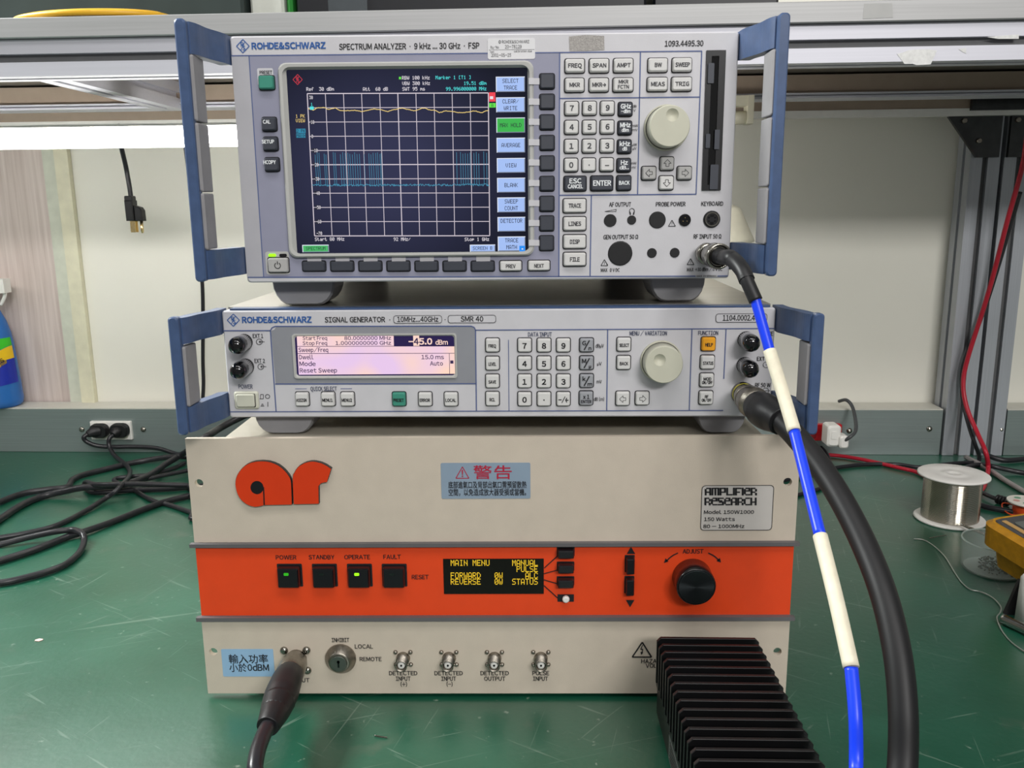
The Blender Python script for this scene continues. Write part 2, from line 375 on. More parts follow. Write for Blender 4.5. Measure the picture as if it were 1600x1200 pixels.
# ------------------------------------------------------------------ the setting
def bench_green():
    m = bpy.data.materials.new('bench_green'); m.use_nodes = True; nt = m.node_tree; b = nt.nodes['Principled BSDF']
    N = nt.nodes.new; K = nt.links.new
    tc = N('ShaderNodeTexCoord')
    n1 = N('ShaderNodeTexNoise'); n1.inputs['Scale'].default_value = 7; n1.inputs['Detail'].default_value = 6; n1.inputs['Roughness'].default_value = 0.6
    K(tc.outputs['Object'], n1.inputs['Vector'])
    r1 = N('ShaderNodeValToRGB'); r1.color_ramp.elements[0].position = 0.3; r1.color_ramp.elements[1].position = 0.75
    r1.color_ramp.elements[0].color = lin((10, 74, 53))+(1,); r1.color_ramp.elements[1].color = lin((26, 92, 70))+(1,)
    K(n1.outputs['Fac'], r1.inputs['Fac'])
    col_out = r1.outputs['Color']
    # worn scratches: stretched noise seen through narrow thresholds, in several directions
    for ang, sc1, sc2, th in ((0.35, 7, 260, 0.70), (-0.55, 9, 240, 0.71), (1.35, 7, 280, 0.705), (2.6, 11, 300, 0.70), (0.9, 12, 220, 0.71)):
        mp = N('ShaderNodeMapping'); mp.vector_type = 'TEXTURE'; mp.inputs['Rotation'].default_value = (0, 0, ang); mp.inputs['Scale'].default_value = (1/sc1, 1/sc2, 1)
        mp.inputs['Location'].default_value = (ang*3.7, ang*1.3, 0)
        K(tc.outputs['Object'], mp.inputs['Vector'])
        n = N('ShaderNodeTexNoise'); n.inputs['Scale'].default_value = 1.0; n.inputs['Detail'].default_value = 2; n.inputs['Distortion'].default_value = 0.6
        K(mp.outputs['Vector'], n.inputs['Vector'])
        rr = N('ShaderNodeValToRGB'); rr.color_ramp.elements[0].position = th; rr.color_ramp.elements[1].position = th+0.04
        rr.color_ramp.elements[0].color = (0, 0, 0, 1); rr.color_ramp.elements[1].color = (0.26, 0.26, 0.26, 1)
        K(n.outputs['Fac'], rr.inputs['Fac'])
        mx = N('ShaderNodeMixRGB'); mx.inputs['Color2'].default_value = lin((150, 170, 155))+(1,)
        K(rr.outputs['Color'], mx.inputs['Fac']); K(col_out, mx.inputs['Color1']); col_out = mx.outputs['Color']
    # flecks and dirt
    n3 = N('ShaderNodeTexNoise'); n3.inputs['Scale'].default_value = 120; n3.inputs['Detail'].default_value = 3; K(tc.outputs['Object'], n3.inputs['Vector'])
    r3 = N('ShaderNodeValToRGB'); r3.color_ramp.elements[0].position = 0.70; r3.color_ramp.elements[1].position = 0.76; r3.color_ramp.elements[1].color = (0.55, 0.55, 0.55, 1)
    K(n3.outputs['Fac'], r3.inputs['Fac'])
    mx = N('ShaderNodeMixRGB'); mx.inputs['Color2'].default_value = lin((150, 165, 150))+(1,); K(r3.outputs['Color'], mx.inputs['Fac']); K(col_out, mx.inputs['Color1']); col_out = mx.outputs['Color']
    n4 = N('ShaderNodeTexNoise'); n4.inputs['Scale'].default_value = 22; n4.inputs['Detail'].default_value = 5; K(tc.outputs['Object'], n4.inputs['Vector'])
    r4 = N('ShaderNodeValToRGB'); r4.color_ramp.elements[0].position = 0.64; r4.color_ramp.elements[1].position = 0.80; r4.color_ramp.elements[1].color = (0.5, 0.5, 0.5, 1)
    K(n4.outputs['Fac'], r4.inputs['Fac'])
    mx = N('ShaderNodeMixRGB'); mx.inputs['Color2'].default_value = lin((92, 96, 84))+(1,); K(r4.outputs['Color'], mx.inputs['Fac']); K(col_out, mx.inputs['Color1']); col_out = mx.outputs['Color']
    n6 = N('ShaderNodeTexNoise'); n6.inputs['Scale'].default_value = 75; n6.inputs['Detail'].default_value = 6; n6.inputs['Roughness'].default_value = 0.7; K(tc.outputs['Object'], n6.inputs['Vector'])
    r6 = N('ShaderNodeValToRGB'); r6.color_ramp.elements[0].position = 0.66; r6.color_ramp.elements[1].position = 0.72; r6.color_ramp.elements[1].color = (0.6, 0.6, 0.6, 1)
    K(n6.outputs['Fac'], r6.inputs['Fac'])
    mx = N('ShaderNodeMixRGB'); mx.inputs['Color2'].default_value = lin((26, 48, 40))+(1,); K(r6.outputs['Color'], mx.inputs['Fac']); K(col_out, mx.inputs['Color1']); col_out = mx.outputs['Color']
    K(col_out, b.inputs['Base Color'])
    rg = N('ShaderNodeMapRange'); rg.inputs['To Min'].default_value = 0.22; rg.inputs['To Max'].default_value = 0.40; K(n1.outputs['Fac'], rg.inputs['Value']); K(rg.outputs['Result'], b.inputs['Roughness'])
    bp = N('ShaderNodeBump'); bp.inputs['Strength'].default_value = 0.08; bp.inputs['Distance'].default_value = 0.002
    n5 = N('ShaderNodeTexNoise'); n5.inputs['Scale'].default_value = 180; K(tc.outputs['Object'], n5.inputs['Vector'])
    K(n5.outputs['Fac'], bp.inputs['Height']); K(bp.outputs['Normal'], b.inputs['Normal'])
    b.inputs['Specular IOR Level'].default_value = 1.0; b.inputs['IOR'].default_value = 1.65
    return m
GREENTOP = bench_green()
WALL = M('wall_cream', (232, 230, 219), 0.6, var=0.03, scale=4)
def woodpanel():
    m = M('wood_laminate', (205, 190, 182), 0.5, var=0)
    nt = m.node_tree; b = nt.nodes['Principled BSDF']; tc = nt.nodes['Texture Coordinate']
    mp = nt.nodes.new('ShaderNodeMapping'); mp.inputs['Scale'].default_value = (180, 180, 6); nt.links.new(tc.outputs['Object'], mp.inputs['Vector'])
    n = nt.nodes.new('ShaderNodeTexNoise'); n.inputs['Scale'].default_value = 1; n.inputs['Detail'].default_value = 5; nt.links.new(mp.outputs['Vector'], n.inputs['Vector'])
    r = nt.nodes.new('ShaderNodeValToRGB'); r.color_ramp.elements[0].position = 0.3; r.color_ramp.elements[1].position = 0.7
    r.color_ramp.elements[0].color = lin((192, 176, 168))+(1,); r.color_ramp.elements[1].color = lin((216, 203, 196))+(1,)
    nt.links.new(n.outputs['Fac'], r.inputs['Fac']); nt.links.new(r.outputs['Color'], b.inputs['Base Color']); return m
WOODP = woodpanel()
def brushed(name, rgb, rough, metal, axis=0, var=0.06):
    m = M(name, rgb, rough, metal=metal, var=0)
    nt = m.node_tree; b = nt.nodes['Principled BSDF']; tc = nt.nodes['Texture Coordinate']
    mp = nt.nodes.new('ShaderNodeMapping'); s = [500, 500, 500]; s[axis] = 6; mp.inputs['Scale'].default_value = s
    nt.links.new(tc.outputs['Object'], mp.inputs['Vector'])
    n = nt.nodes.new('ShaderNodeTexNoise'); n.inputs['Scale'].default_value = 1; n.inputs['Detail'].default_value = 3; nt.links.new(mp.outputs['Vector'], n.inputs['Vector'])
    r = nt.nodes.new('ShaderNodeValToRGB'); c = lin(rgb); r.color_ramp.elements[0].position = 0.3; r.color_ramp.elements[1].position = 0.7
    r.color_ramp.elements[0].color = tuple(x*(1-var) for x in c)+(1,); r.color_ramp.elements[1].color = tuple(min(1, x*(1+var)) for x in c)+(1,)
    nt.links.new(n.outputs['Fac'], r.inputs['Fac']); nt.links.new(r.outputs['Color'], b.inputs['Base Color']); return m
ALU = brushed('aluminium_profile', (204, 204, 212), 0.5, 0.35, 0, 0.03)
ALUV = brushed('aluminium_post', (176, 180, 186), 0.45, 0.45, 2)
ALUEDGE = brushed('aluminium_edge', (170, 170, 170), 0.5, 0.35, 0)
TRUNK = brushed('trunking_metal', (142, 154, 152), 0.4, 0.5, 0)
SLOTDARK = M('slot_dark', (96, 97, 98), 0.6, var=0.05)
RAILB = M('rail_taupe', (160, 144, 128), 0.55, var=0.04)
DARKSTEEL = M('dark_steel_bracket', (70, 72, 72), 0.28, metal=0.8, var=0.15)
FLOORM = M('floor_grey', (120, 122, 122), 0.6, var=0.08, scale=8)

BR = -0.030
mb = MB(); mb.box(-3, 3, -3, 1.2, -0.80, -0.76); struct('floor', mb, FLOORM)
BY = 0.7185
def rotb(x, y):    # bench frame -> world
    c, s = math.cos(BR), math.sin(BR); return (c*x-s*y, s*x+c*y)
setting = []
mb = MB(); mb.box(-0.738, 3, 0.768, 0.80, -0.76, 2.2); o = struct('wall_back', mb, WALL); setting.append(o)
mb = MB(); mb.box(-2.2, -0.788, 0.770, 0.80, -0.76, 2.2); o = struct('wall_left', mb, WOODP); setting.append(o)
mb = MB(); mb.box(-0.7845, -0.7620, 0.764, 0.80, -0.76, 2.2); o = struct('trim_1', mb, M('trim_pale_green', (205, 208, 192), 0.5)); setting.append(o)
mb = MB(); mb.box(-0.7615, -0.7385, 0.758, 0.80, -0.76, 2.2); o = struct('trim_2', mb, M('trim_cream', (220, 216, 190), 0.5)); setting.append(o)
for o in setting:
    p = o.location; x, y = rotb(p.x, p.y); o.location = (x, y, p.z); o.rotation_euler = (0, 0, BR)

bench = thing('workbench', 'large workbench with a scratched dark green top carrying all the instruments', 'workbench', (0, 0, -0.76), BR)
mb = MB(); mb.box(-1.35, 1.35, -0.34, 0.764, 0.725, 0.76); obj('worktop', mb, GREENTOP, bench)
mb = MB(); mb.box(-1.35, 1.35, -0.352, -0.3405, 0.724, 0.7605); obj('edge_band', mb, BLACKMATT, bench)
for x in (-1.25, 1.25):
    for y in (-0.25, 0.70):
        mb = MB(); mb.box(x-0.03, x+0.03, y-0.03, y+0.03, 0, 0.7245); obj('leg', mb, ALUV, bench)
mb = MB(); mb.box(-1.25, 1.25, -0.27, -0.24, 0.66, 0.7245); obj('apron', mb, ALUEDGE, bench)

def tsec(wd, dp=0.007, s=0.0042):
    h = wd/2
    return [(-h, -h), (-s, -h), (-s, -h+dp), (s, -h+dp), (s, -h), (h, -h), (h, -s), (h-dp, -s), (h-dp, s), (h, s), (h, h), (s, h), (s, h-dp), (-s, h-dp), (-s, h), (-h, h), (-h, s), (-h+dp, s), (-h+dp, -s), (-h, -s)]
def extr(mb, axis, a, b, c1, c2, wd, mi=0):
    S = tsec(wd)
    if axis == 'x': R = [[(t, c1+p, c2+q) for p, q in S] for t in (a, b)]
    elif axis == 'y': R = [[(c1-p, t, c2+q) for p, q in S] for t in (a, b)]
    else: R = [[(c1+p, c2+q, t) for p, q in S] for t in (a, b)]
    mb.loft(R, mi)
    # dark strips on the groove bottoms: shade of the grooves put in as colour
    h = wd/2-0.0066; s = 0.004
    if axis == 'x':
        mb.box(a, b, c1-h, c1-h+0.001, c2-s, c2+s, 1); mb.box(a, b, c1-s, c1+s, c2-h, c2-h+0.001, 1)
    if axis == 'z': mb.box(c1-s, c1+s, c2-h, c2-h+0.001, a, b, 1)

shelf = thing('shelf_frame', 'aluminium slotted-profile shelf frame with a grey-edged shelf above the instruments', 'shelf', (0, 0, 0), BR)
mb = MB(); extr(mb, 'x', -1.3, 1.3, 0.3085, 0.5605, 0.037); obj('front_beam', mb, [ALU, SLOTDARK], shelf)
mb = MB(); mb.prism(rrect(2.6, 0.0200, 0.003, 2, 0, 0.5896), 0.2835, 0.2895, 0, 0.0008); se = obj('shelf_edge', mb, ALUEDGE, shelf)
mb = MB(); mb.box(-1.3, 1.3, 0.29, 0.757, 0.5797, 0.5985); obj('shelf_board', mb, M('shelf_board', (128, 120, 112), 0.6), shelf)
mb = MB(); mb.box(-1.3, 1.3, 0.622, 0.655, 0.5515, 0.576); obj('rear_rail', mb, RAILB, shelf)
mb = MB(); mb.box(-1.3, 1.3, 0.612, 0.655, 0.5485, 0.5510); mb.box(-1.3, 1.3, 0.616, 0.655, 0.5440, 0.5470); mb.box(-1.3, 1.3, 0.622, 0.655, 0.547, 0.5485); obj('rail_lip', mb, ALU, shelf)
mb = MB(); mb.box(-1.3, 1.3, 0.700, 0.712, 0.5360, 0.576); obj('rear_rail', mb, RAILB, shelf)
mb = MB(); mb.box(-1.3, 1.3, 0.697, 0.7125, 0.5255, 0.5357); obj('rail_lip', mb, WHITEPLASTIC, shelf)
mb = MB(); extr(mb, 'y', 0.3275, 0.621, -0.503, 0.5610, 0.037); obj('cross_beam', mb, [ALU, SLOTDARK], shelf)
mb = MB(); extr(mb, 'y', 0.3275, 0.70, 0.772, 0.5560, 0.037); obj('cross_beam', mb, [ALU, SLOTDARK], shelf)
for x0, x1 in ((0.677, 0.721), (0.727, 0.771), (-1.20, -1.156)):
    mb = MB(); extr(mb, 'z', 0.0006, 0.531, (x0+x1)/2, 0.738, 0.044); obj('upright', mb, [ALUV, SLOTDARK], shelf)
for pts in (((0.636, 0.529), (0.636, 0.525), (0.682, 0.466), (0.715, 0.466), (0.715, 0.529)), ((0.728, 0.529), (0.728, 0.466), (0.762, 0.466), (0.800, 0.529))):
    mb = MB(); mb.prism(ccw(list(pts)), 0.7085, 0.7145); g = obj('gusset_bracket', mb, DARKSTEEL, shelf)
    cx = sum(p[0] for p in pts)/len(pts)
    for bx, bz in ((cx-0.018, 0.519), (cx+0.006, 0.490)):
        mb = MB(); mb.lathe([(0, 0.004), (0.003, 0.004), (0.004, 0.003)], (bx, 0.7085, bz), (0, -1, 0), 8); obj('bolt', mb, STEELROUGH, g)
mb = MB(); mb.box(0.660, 0.735, 0.690, 0.6965, 0.532, 0.552); obj('joining_plate', mb, DARKSTEEL, shelf)
# remains of torn labels on the beam and the shelf edge
TORN = M('torn_label_paper', (226, 226, 224), 0.8, var=0.10, scale=250)
def scrap(pts, y, o, m):
    q = [on_y(u, v, y) for u, v in pts]; c, s = math.cos(-BR), math.sin(-BR)
    mb = MB(); mb.plate([ccw([(c*p.x-s*p.y, p.z) for p in q])], y0, y0+0.0002); obj('label_remnant', mb, m, o)
y0 = 0.2896
fb = bpy.data.objects['front_beam']
scrap([(1411, 80), (1420, 78), (1430, 74), (1448, 73), (1462, 73), (1474, 75), (1470, 84), (1464, 97), (1442, 98), (1436, 96), (1423, 96)], 0.262, fb, TORN)
scrap([(1508, 73), (1519, 71), (1520, 80), (1515, 78)], 0.262, fb, TORN)
scrap([(1552, 54), (1575, 52), (1602, 50), (1602, 57), (1570, 57)], 0.262, fb, TORN)
y0 = 0.2832
scrap([(1356, 2), (1400, 1), (1401, 24), (1354, 26)], 0.262, se, M('label_film', (176, 176, 174), 0.5, var=0.03))
def trunking(x0, x1, screws, label):
    t = thing('cable_trunking', label, 'trunking', (*rotb(x0, BY), 0.0), BR)
    W = x1-x0
    mb = MB(); mb.box(0, W, 0, 0.004, 0.0005, 0.0745); obj('front_cover', mb, TRUNK, t)
    mb = MB(); mb.box(0, W, 0.0045, 0.045, 0.001, 0.0735); obj('trunking_body', mb, TRUNK, t)
    mb = MB(); mb.box(0, W, 0.0006, 0.047, 0.0746, 0.0765); obj('ledge', mb, M('ledge_cream', (206, 204, 194), 0.4, var=0.03), t)
    for sx, sz in screws:
        mb = MB(); mb.lathe([(0, 0.0048), (0.0014, 0.0044), (0.0028, 0.0022), (0.0031, 0.0)], (sx-x0, 0, sz), (0, -1, 0), 12); obj('screw', mb, STEEL, t)
    return t
tr_left = trunking(-1.15, 0.6735, [dl(*q) for q in ((128, 671), (224, 671), (1327, 673), (1452, 670))], 'long grey metal cable trunking along the wall behind the instruments')
tr_right = trunking(0.7745, 1.3, [dl(1564, 671)], 'short grey metal cable trunking right of the aluminium uprights')

lz0, lz1 = on_y(100, 231, 0.463).z, on_y(100, 201, 0.463).z
lamp = thing('batten_lamp', 'bright white batten lamp hanging under the shelf at the upper left', 'lamp', (*rotb(-0.46, 0.448), lz0), BR)
LH = lz1-lz0
mb = MB(); mb.prism(rrect(1.42, LH, 0.006, 3, 0, LH/2), -0.015, 0.015, 0, 0.003); obj('diffuser', mb, M('lamp_diffuser', (240, 240, 235), 0.4, var=0, emit=(255, 252, 248), es=11.5), lamp)
mb = MB(); mb.box(-0.715, 0.715, -0.015, 0.015, LH+0.0005, LH+0.0035); obj('reflector', mb, WHITEPLASTIC, lamp)
mb = MB(); mb.box(-0.50, -0.48, -0.004, 0.004, LH+0.0037, 0.5793-lz0); obj('hanger', mb, ALU, lamp)
mb = MB(); mb.box(0.30, 0.32, -0.004, 0.004, LH+0.0037, 0.5793-lz0); obj('hanger', mb, ALU, lamp)

# ------------------------------------------------------------------ builders shared by the instruments
_keymesh = {}
def key_mesh(wd, ht, dp, mat, r=0.0012):
    k = (wd, ht, dp, mat.name)
    if k not in _keymesh:
        mb = MB()
        R = [[(x, 0.0, z) for x, z in rrect(wd+0.0006, ht+0.0006, r, 2)], [(x, -dp+0.0008, z) for x, z in rrect(wd, ht, r, 2)], [(x, -dp, z) for x, z in rrect(wd-0.0014, ht-0.0014, r*0.7, 2)]]
        mb.loft(R); _keymesh[k] = mb.mesh('key', [mat])
    return _keymesh[k]
_gap = {}
def gap(o, wd, ht, r=0.0016):
    k = (round(wd, 5), round(ht, 5))
    if k not in _gap: mb = MB(); mb.plate([rrect(wd, ht, r, 2)], -0.00045, None); _gap[k] = mb.mesh('key_gap', [WELL])
    obj('key_gap', _gap[k], None, o)
def key(t, u, v, wp, hp, mat, texts=(), tmat=None, dp=0.004, name='key', wells=None, arrow=None, label=None):
    x, z = at(t, u, v, dp); kx, kz = pxs(t, u, v, dp)
    wd, ht = round(wp*kx*2000)/2000, round(hp*kz*2000)/2000
    o = obj(name, key_mesh(wd, ht, dp, mat), None, t, (x, 0, z), label)
    if wells is not None:
        gap(o, wd+0.0018, ht+0.0018)
    if texts or arrow:
        mb = MB()
        for (s, du, dv, h, wpx) in texts: mb.text(s, du*kx, -dv*kz, h*kz*1.06, -dp-0.0002, None if wpx is None else wpx*kx*1.06, 'c', 0.03)
        if arrow:
            ca = {'r': 0, 'u': 90, 'l': 180, 'd': 270}[arrow]; c, s = math.cos(math.radians(ca)), math.sin(math.radians(ca)); q = 0.00055
            sh = [(-4, -2), (0, -2), (0, -5), (5, 0), (0, 5), (0, 2), (-4, 2)]
            mb.polyline([((c*a-s*b)*q, (s*a+c*b)*q) for a, b in sh], 0.00035, -dp-0.0002, 0, True)
        obj(name+'_lettering', mb, tmat or GREYPRINT, o)
    return o
def rotary(t, u, v, rpx, dp, dim, mat, ringr=1.12, name='rotary_knob', tr=0.9):
    # big tuning wheel with a finger dimple
    x, z = at(t, u, v, dp); kx, kz = pxs(t, u, v, dp); r = rpx*kx
    mb = MB(); mb.lathe([(0, r*ringr), (0.0018, r*ringr), (0.0022, r*ringr*0.97)], (0, 0, 0), (0, -1, 0), 40)
    o = obj(name, mb, mat, t, (x, 0, z))
    mb = MB(); mb.lathe([(0.0024, r*1.045), (0.0026, r*1.045)], (0, 0, 0), (0, -1, 0), 40); obj('knob_gap', mb, WELL, o)
    mb = MB(); mb.lathe([(0.0028, r*1.02), (dp-0.0015, r), (dp-0.0004, r*0.985), (dp, r*0.95)], (0, 0, 0), (0, -1, 0), 48, cap=(True, False))
    dx, dz = at(t, dim[0], dim[1], dp); dr = dim[2]*kx
    mb.plate([circ(r*0.95, 48), circ(dr, 24, dx-x, dz-z)], -dp, None)
    rings = []
    for q in (1.0, 0.85, 0.6, 0.3, 0.02):
        rings.append([(dx-x+dr*q*math.cos(2*math.pi*k/24), -dp+0.0028*(1-q*q), dz-z+dr*q*math.sin(2*math.pi*k/24)) for k in range(24)])
    mb.loft(rings, 0, True, (False, True))
    obj('wheel', mb, mat, o)
    return o
def handle(t, side, zlo, zhi, arm, xb, xo, xi, off, npads, padz):
    # side -1/+1; xb body side, xo/xi outer/inner x of the bar, off forward reach
    mb = MB(); s = side
    ww = xo-xi
    def sec(x0, x1, y, z0, z1): return [(s*x0, y, z0), (s*x1, y, z0), (s*x1, y, z1), (s*x0, y, z1)]
    def ll(rings):
        if s < 0: rings = [r[::-1] for r in rings]
        mb.loft(rings)
    # spine with rounded ends
    xm = (xo+xi)/2
    pr = rrect(ww, zhi-zlo, 0.0028, 4, s*xm, (zhi+zlo)/2)
    mb.prism(pr, -off, -off+0.0065, 0, 0.0010)
    for lo, hi, dl in ((zlo+0.0012, zlo+arm, -1), (zhi-arm, zhi-0.0012, 1)):
        R = [sec(xb+0.0005, xb+0.0085, 0.012, lo+0.002*(dl > 0), hi-0.002*(dl < 0)), sec(xb+0.0005, xb+0.0085, 0.0, lo, hi), sec(xb+0.0015, xb+0.010, -0.010, lo, hi), sec(xb+(xi-xb)*0.55, xb+(xi-xb)*0.55+0.0085, -off*0.5, lo, hi), sec(xi-0.0035, xi+0.005, -off*0.78, lo, hi), sec(xi-0.001, xo-0.0008, -off+0.005, lo, hi)]
        R2 = []
        for i in range(len(R)-1):
            A0, A1, A2, A3 = R[max(i-1, 0)], R[i], R[i+1], R[min(i+2, len(R)-1)]
            for k_ in range(4):
                u_ = k_/4; R2.append([tuple(0.5*((2*b1[c])+(c1[c]-a1[c])*u_+(2*a1[c]-5*b1[c]+4*c1[c]-d1[c])*u_*u_+(3*b1[c]-a1[c]-3*c1[c]+d1[c])*u_**3) for c in range(3)) for a1, b1, c1, d1 in zip(A0, A1, A2, A3)])
        R2.append(R[-1]); ll(R2)
    h = obj('handle', mb, HANDLE, t)
    for k in range(len(padz)-1):
        mb = MB(); a, b = padz[k]+0.0006, padz[k+1]-0.0006
        mb.prism(rrect(ww+0.0030, b-a, 0.0008, 2, s*(xm-0.0004), (a+b)/2), -off+0.0035, -off+0.024, 0, 0.0012)
        obj('grip', mb, GRIP, h)
    return h
def foot(t, u0, u1, v0, y, zb, dpth=0.045, hgt=None):
    x0 = at(t, u0, v0, -y)[0]; x1 = at(t, u1, v0, -y)[0]; zt = zb+hgt
    mb = MB(); wd = x1-x0
    def ring(yy, k, zk):
        out = []
        for a in range(9):
            an = math.pi*a/8
            out.append(None)
        r = min(hgt*0.85, wd*0.28); pts = [(x1, zt), (x0, zt)]
        for a in range(6): an = math.pi+math.pi/2*a/5; pts.append((x0+r+r*math.cos(an), zb+hgt*0.9+hgt*0.9*math.sin(an)))
        for a in range(6): an = 1.5*math.pi+math.pi/2*a/5; pts.append((x1-r+r*math.cos(an), zb+hgt*0.9+hgt*0.9*math.sin(an)))
        mx = (x0+x1)/2
        return [(mx+(px-mx)*k, yy, zt+(pz-zt)*zk) for px, pz in pts]
    mb.loft([ring(y+dpth, 0.95, 0.96), ring(y+dpth-0.003, 1, 1), ring(y+0.003, 1, 1), ring(y, 0.95, 0.93)][::-1])
    return obj('foot', mb, FOOT, t)
def rsmark(t, mb, u, v, rx, ry, off, mi=0, lw=1.3):
    P = lambda a, b: (u+a*rx, v+b*ry)
    L(t, mb, [P(0, -1), P(1, 0), P(0, 1), P(-1, 0)], lw, off, mi, True)
    L(t, mb, [P(0.28, -0.62), P(-0.34, 0.66)], lw*0.8, off, mi)
    L(t, mb, [P(-0.40, -0.42), P(0.36, 0.48)], lw*0.7, off, mi)
    T(t, mb, 'R', u-0.10*rx, v-0.22*ry, ry*0.62, rx*0.42, 'c', 0.02, off, mi)
    T(t, mb, 'S', u+0.16*rx, v+0.30*ry, ry*0.62, rx*0.40, 'c', 0.02, off, mi)
def warn_tri(t, mb, u, v, s, off=0.0005, mi=0, lw=1.0):
    L(t, mb, [(u, v-s*0.55), (u+s*0.6, v+s*0.5), (u-s*0.6, v+s*0.5)], lw, off, mi, True)

# ------------------------------------------------------------------ spectrum analyzer
AN = thing('spectrum_analyzer', 'large grey analyzer with blue handles and dark graph screen, top of the stack', 'instrument', (-0.001, 0.0111, 0.3262), 0.019)
HW, ZB, ZT = 0.1845, 0.0206, 0.1985
mb = MB(); mb.prism(rrect(2*HW, ZT-ZB, 0.0025, 3, 0, (ZB+ZT)/2), 0.0, 0.014, 0, 0.0010); obj('front_panel', mb, CASEGREY, AN)
mb = MB(); mb.box(-HW+0.002, HW-0.002, 0.0142, 0.40, ZB+0.001, ZT-0.001); obj('case', mb, CASESIDE, AN)
for u0, u1, y in ((424, 522, 0.022), (1016, 1103, 0.022)):
    f = foot(AN, u0, u1, 440, y, 0.0003, 0.045, ZB-0.0003+0.0009)
for x in (-0.152, 0.150):
    mb = MB(); mb.prism(rrect(0.046, 0.0205, 0.006, 3, x, 0.0106), 0.33, 0.37); obj('foot', mb, BLACKMATT, AN)
for s in (-1, 1): handle(AN, s, 0.0262, 0.2000, 0.0215, HW, 0.2042, 0.1966, 0.055, 3, (0.0478, 0.0875, 0.1345, 0.1785))
# colour fields
mb = MB(); poly(AN, mb, [(389.5, 87), (873.5, 83.5), (873, 433), (412.5, 433)], 0.00015); obj('display_field', mb, MIDGREY, AN)
mb = MB(); poly(AN, mb, [(361.5, 88), (388.5, 87.6), (411.5, 432.5), (386, 432.5)], 0.00015); obj('side_field', mb, STRIPGREY, AN)
mb = MB()
L(AN, mb, [(361, 87.2), (1097, 79.8)], 1.8, 0.0003); L(AN, mb, [(389, 87), (412, 433)], 1.6, 0.0003); L(AN, mb, [(387, 433.4), (1087, 431.5)], 1.8, 0.0003); L(AN, mb, [(1121, 431.4), (1137, 431.2)], 1.8, 0.0003)
L(AN, mb, [(874.5, 82), (873.2, 433)], 2, 0.0003); L(AN, mb, [(1000.8, 81), (996.3, 303.5)], 1.8, 0.0003); L(AN, mb, [(1096.6, 80), (1087.6, 303.5)], 1.8, 0.0003)
L(AN, mb, [(874, 153.8), (1093.5, 151.6)], 1.8, 0.0003); L(AN, mb, [(873.5, 305.2), (1088, 303.4)], 1.8, 0.0003); L(AN, mb, [(924, 305), (922, 431.5)], 1.8, 0.0003)
obj('printed_lines', mb, LINEBLUE, AN)
mb = MB()
rsmark(AN, mb, 379.5, 72, 10, 10.5, 0.0004)
T(AN, mb, 'ROHDE&SCHWARZ', 451, 71.5, 9.2, 115, 'c', 0.035, 0.0004)
obj('blue_lettering', mb, LETTERBLUE, AN)
mb = MB()
T(AN, mb, 'SPECTRUM ANALYZER  ·  9 kHz ... 30 GHz  ·  FSP', 639.5, 72.3, 8.6, 219, 'c', 0.008, 0.0004)
T(AN, mb, '1093.4495.30', 1069, 68, 8.2, 60, 'c', 0.006, 0.0004)
for s, u, v, wd in (('AF OUTPUT', 969, 319.5, 34), ('PROBE POWER', 1048, 319, 46), ('KEYBOARD', 1113, 318.3, 34), ('GEN OUTPUT 50 Ω', 970, 370.3, 54), ('RF INPUT 50 Ω', 1105.5, 369.5, 43)):
    T(AN, mb, s, u, v, 6.2, wd, 'c', 0.008, 0.0004)
T(AN, mb, 'MAX   0 V DC', 953.5, 422, 5, 29, 'c', 0.015, 0.0004); T(AN, mb, 'MAX  +30 dBm / 0 V DC', 1101, 421, 5, 55, 'c', 0.015, 0.0004)
T(AN, mb, 'MADE IN GERMANY', 1104, 431.3, 2.6, 31, 'c', 0, 0.0004)
for u, v in ((1050, 349), (944.5, 410.5), (1079, 409)): warn_tri(AN, mb, u, v, 9, 0.0004); T(AN, mb, '!', u, v+0.8, 4, None, 'c', 0, 0.0004)
L(AN, mb, [(945, 330.5), (963, 327), (962.5, 330.5)], 0.7, 0.0004, 0, True)
q = [(987.5+4*math.cos(math.radians(a)), 330-4.5*math.sin(math.radians(a))) for a in range(-30, 211, 30)]
L(AN, mb, q, 0.9, 0.0004); L(AN, mb, [(984.2, 331), (985.2, 335.5)], 2, 0.0004); L(AN, mb, [(990.8, 331), (989.8, 335.5)], 2, 0.0004)
for s, u, v in (('dB', 991.5, 166), ('V', 991.5, 172.5), ('mW', 992, 196.5), ('mV', 992, 203), ('µW', 991.5, 226), ('µV', 991.5, 232), ('nW', 990.5, 255), ('nV', 990.5, 261.5)): T(AN, mb, s, u, v, 3.8, None, 'c', 0, 0.0004)
obj('black_lettering', mb, LETTER, AN)
wells = MB()
# light rims behind the keys
for (lbl, u, v) in (('FREQ', 898.5, 102), ('SPAN', 936.6, 101.8), ('AMPT', 974.6, 101.4), ('MKR', 898, 132.2), ('MKR→', 936.2, 132), ('MKR|FCTN', 974.2, 131.8), ('BW', 1028.6, 101), ('SWEEP', 1066.6, 100.6), ('MEAS', 1028, 131), ('TRIG', 1066, 130.6)):
    tt = [(lbl, 0, 0.5, 5.6, len(lbl)*5.0 if len(lbl) < 5 else 21)] if '|' not in lbl else [('MKR', 0, -4, 5, 14), ('FCTN', 0, 4, 5, 16)]
    key(AN, u, v, 29.5, 20, KEYLIGHT, tt, wells=wells)
for i, row in enumerate((('7', '8', '9'), ('4', '5', '6'), ('1', '2', '3'), ('0', '·', '–'))):
    for j, ch in enumerate(row):
        key(AN, 893.6+28*j-0.35*i, 168.8+29.6*i-0.3*j, 20.5, 20, KEYLIGHT, [(ch, 0, 0.4, 7.4 if ch not in '·–' else 7.4, None)], wells=wells)
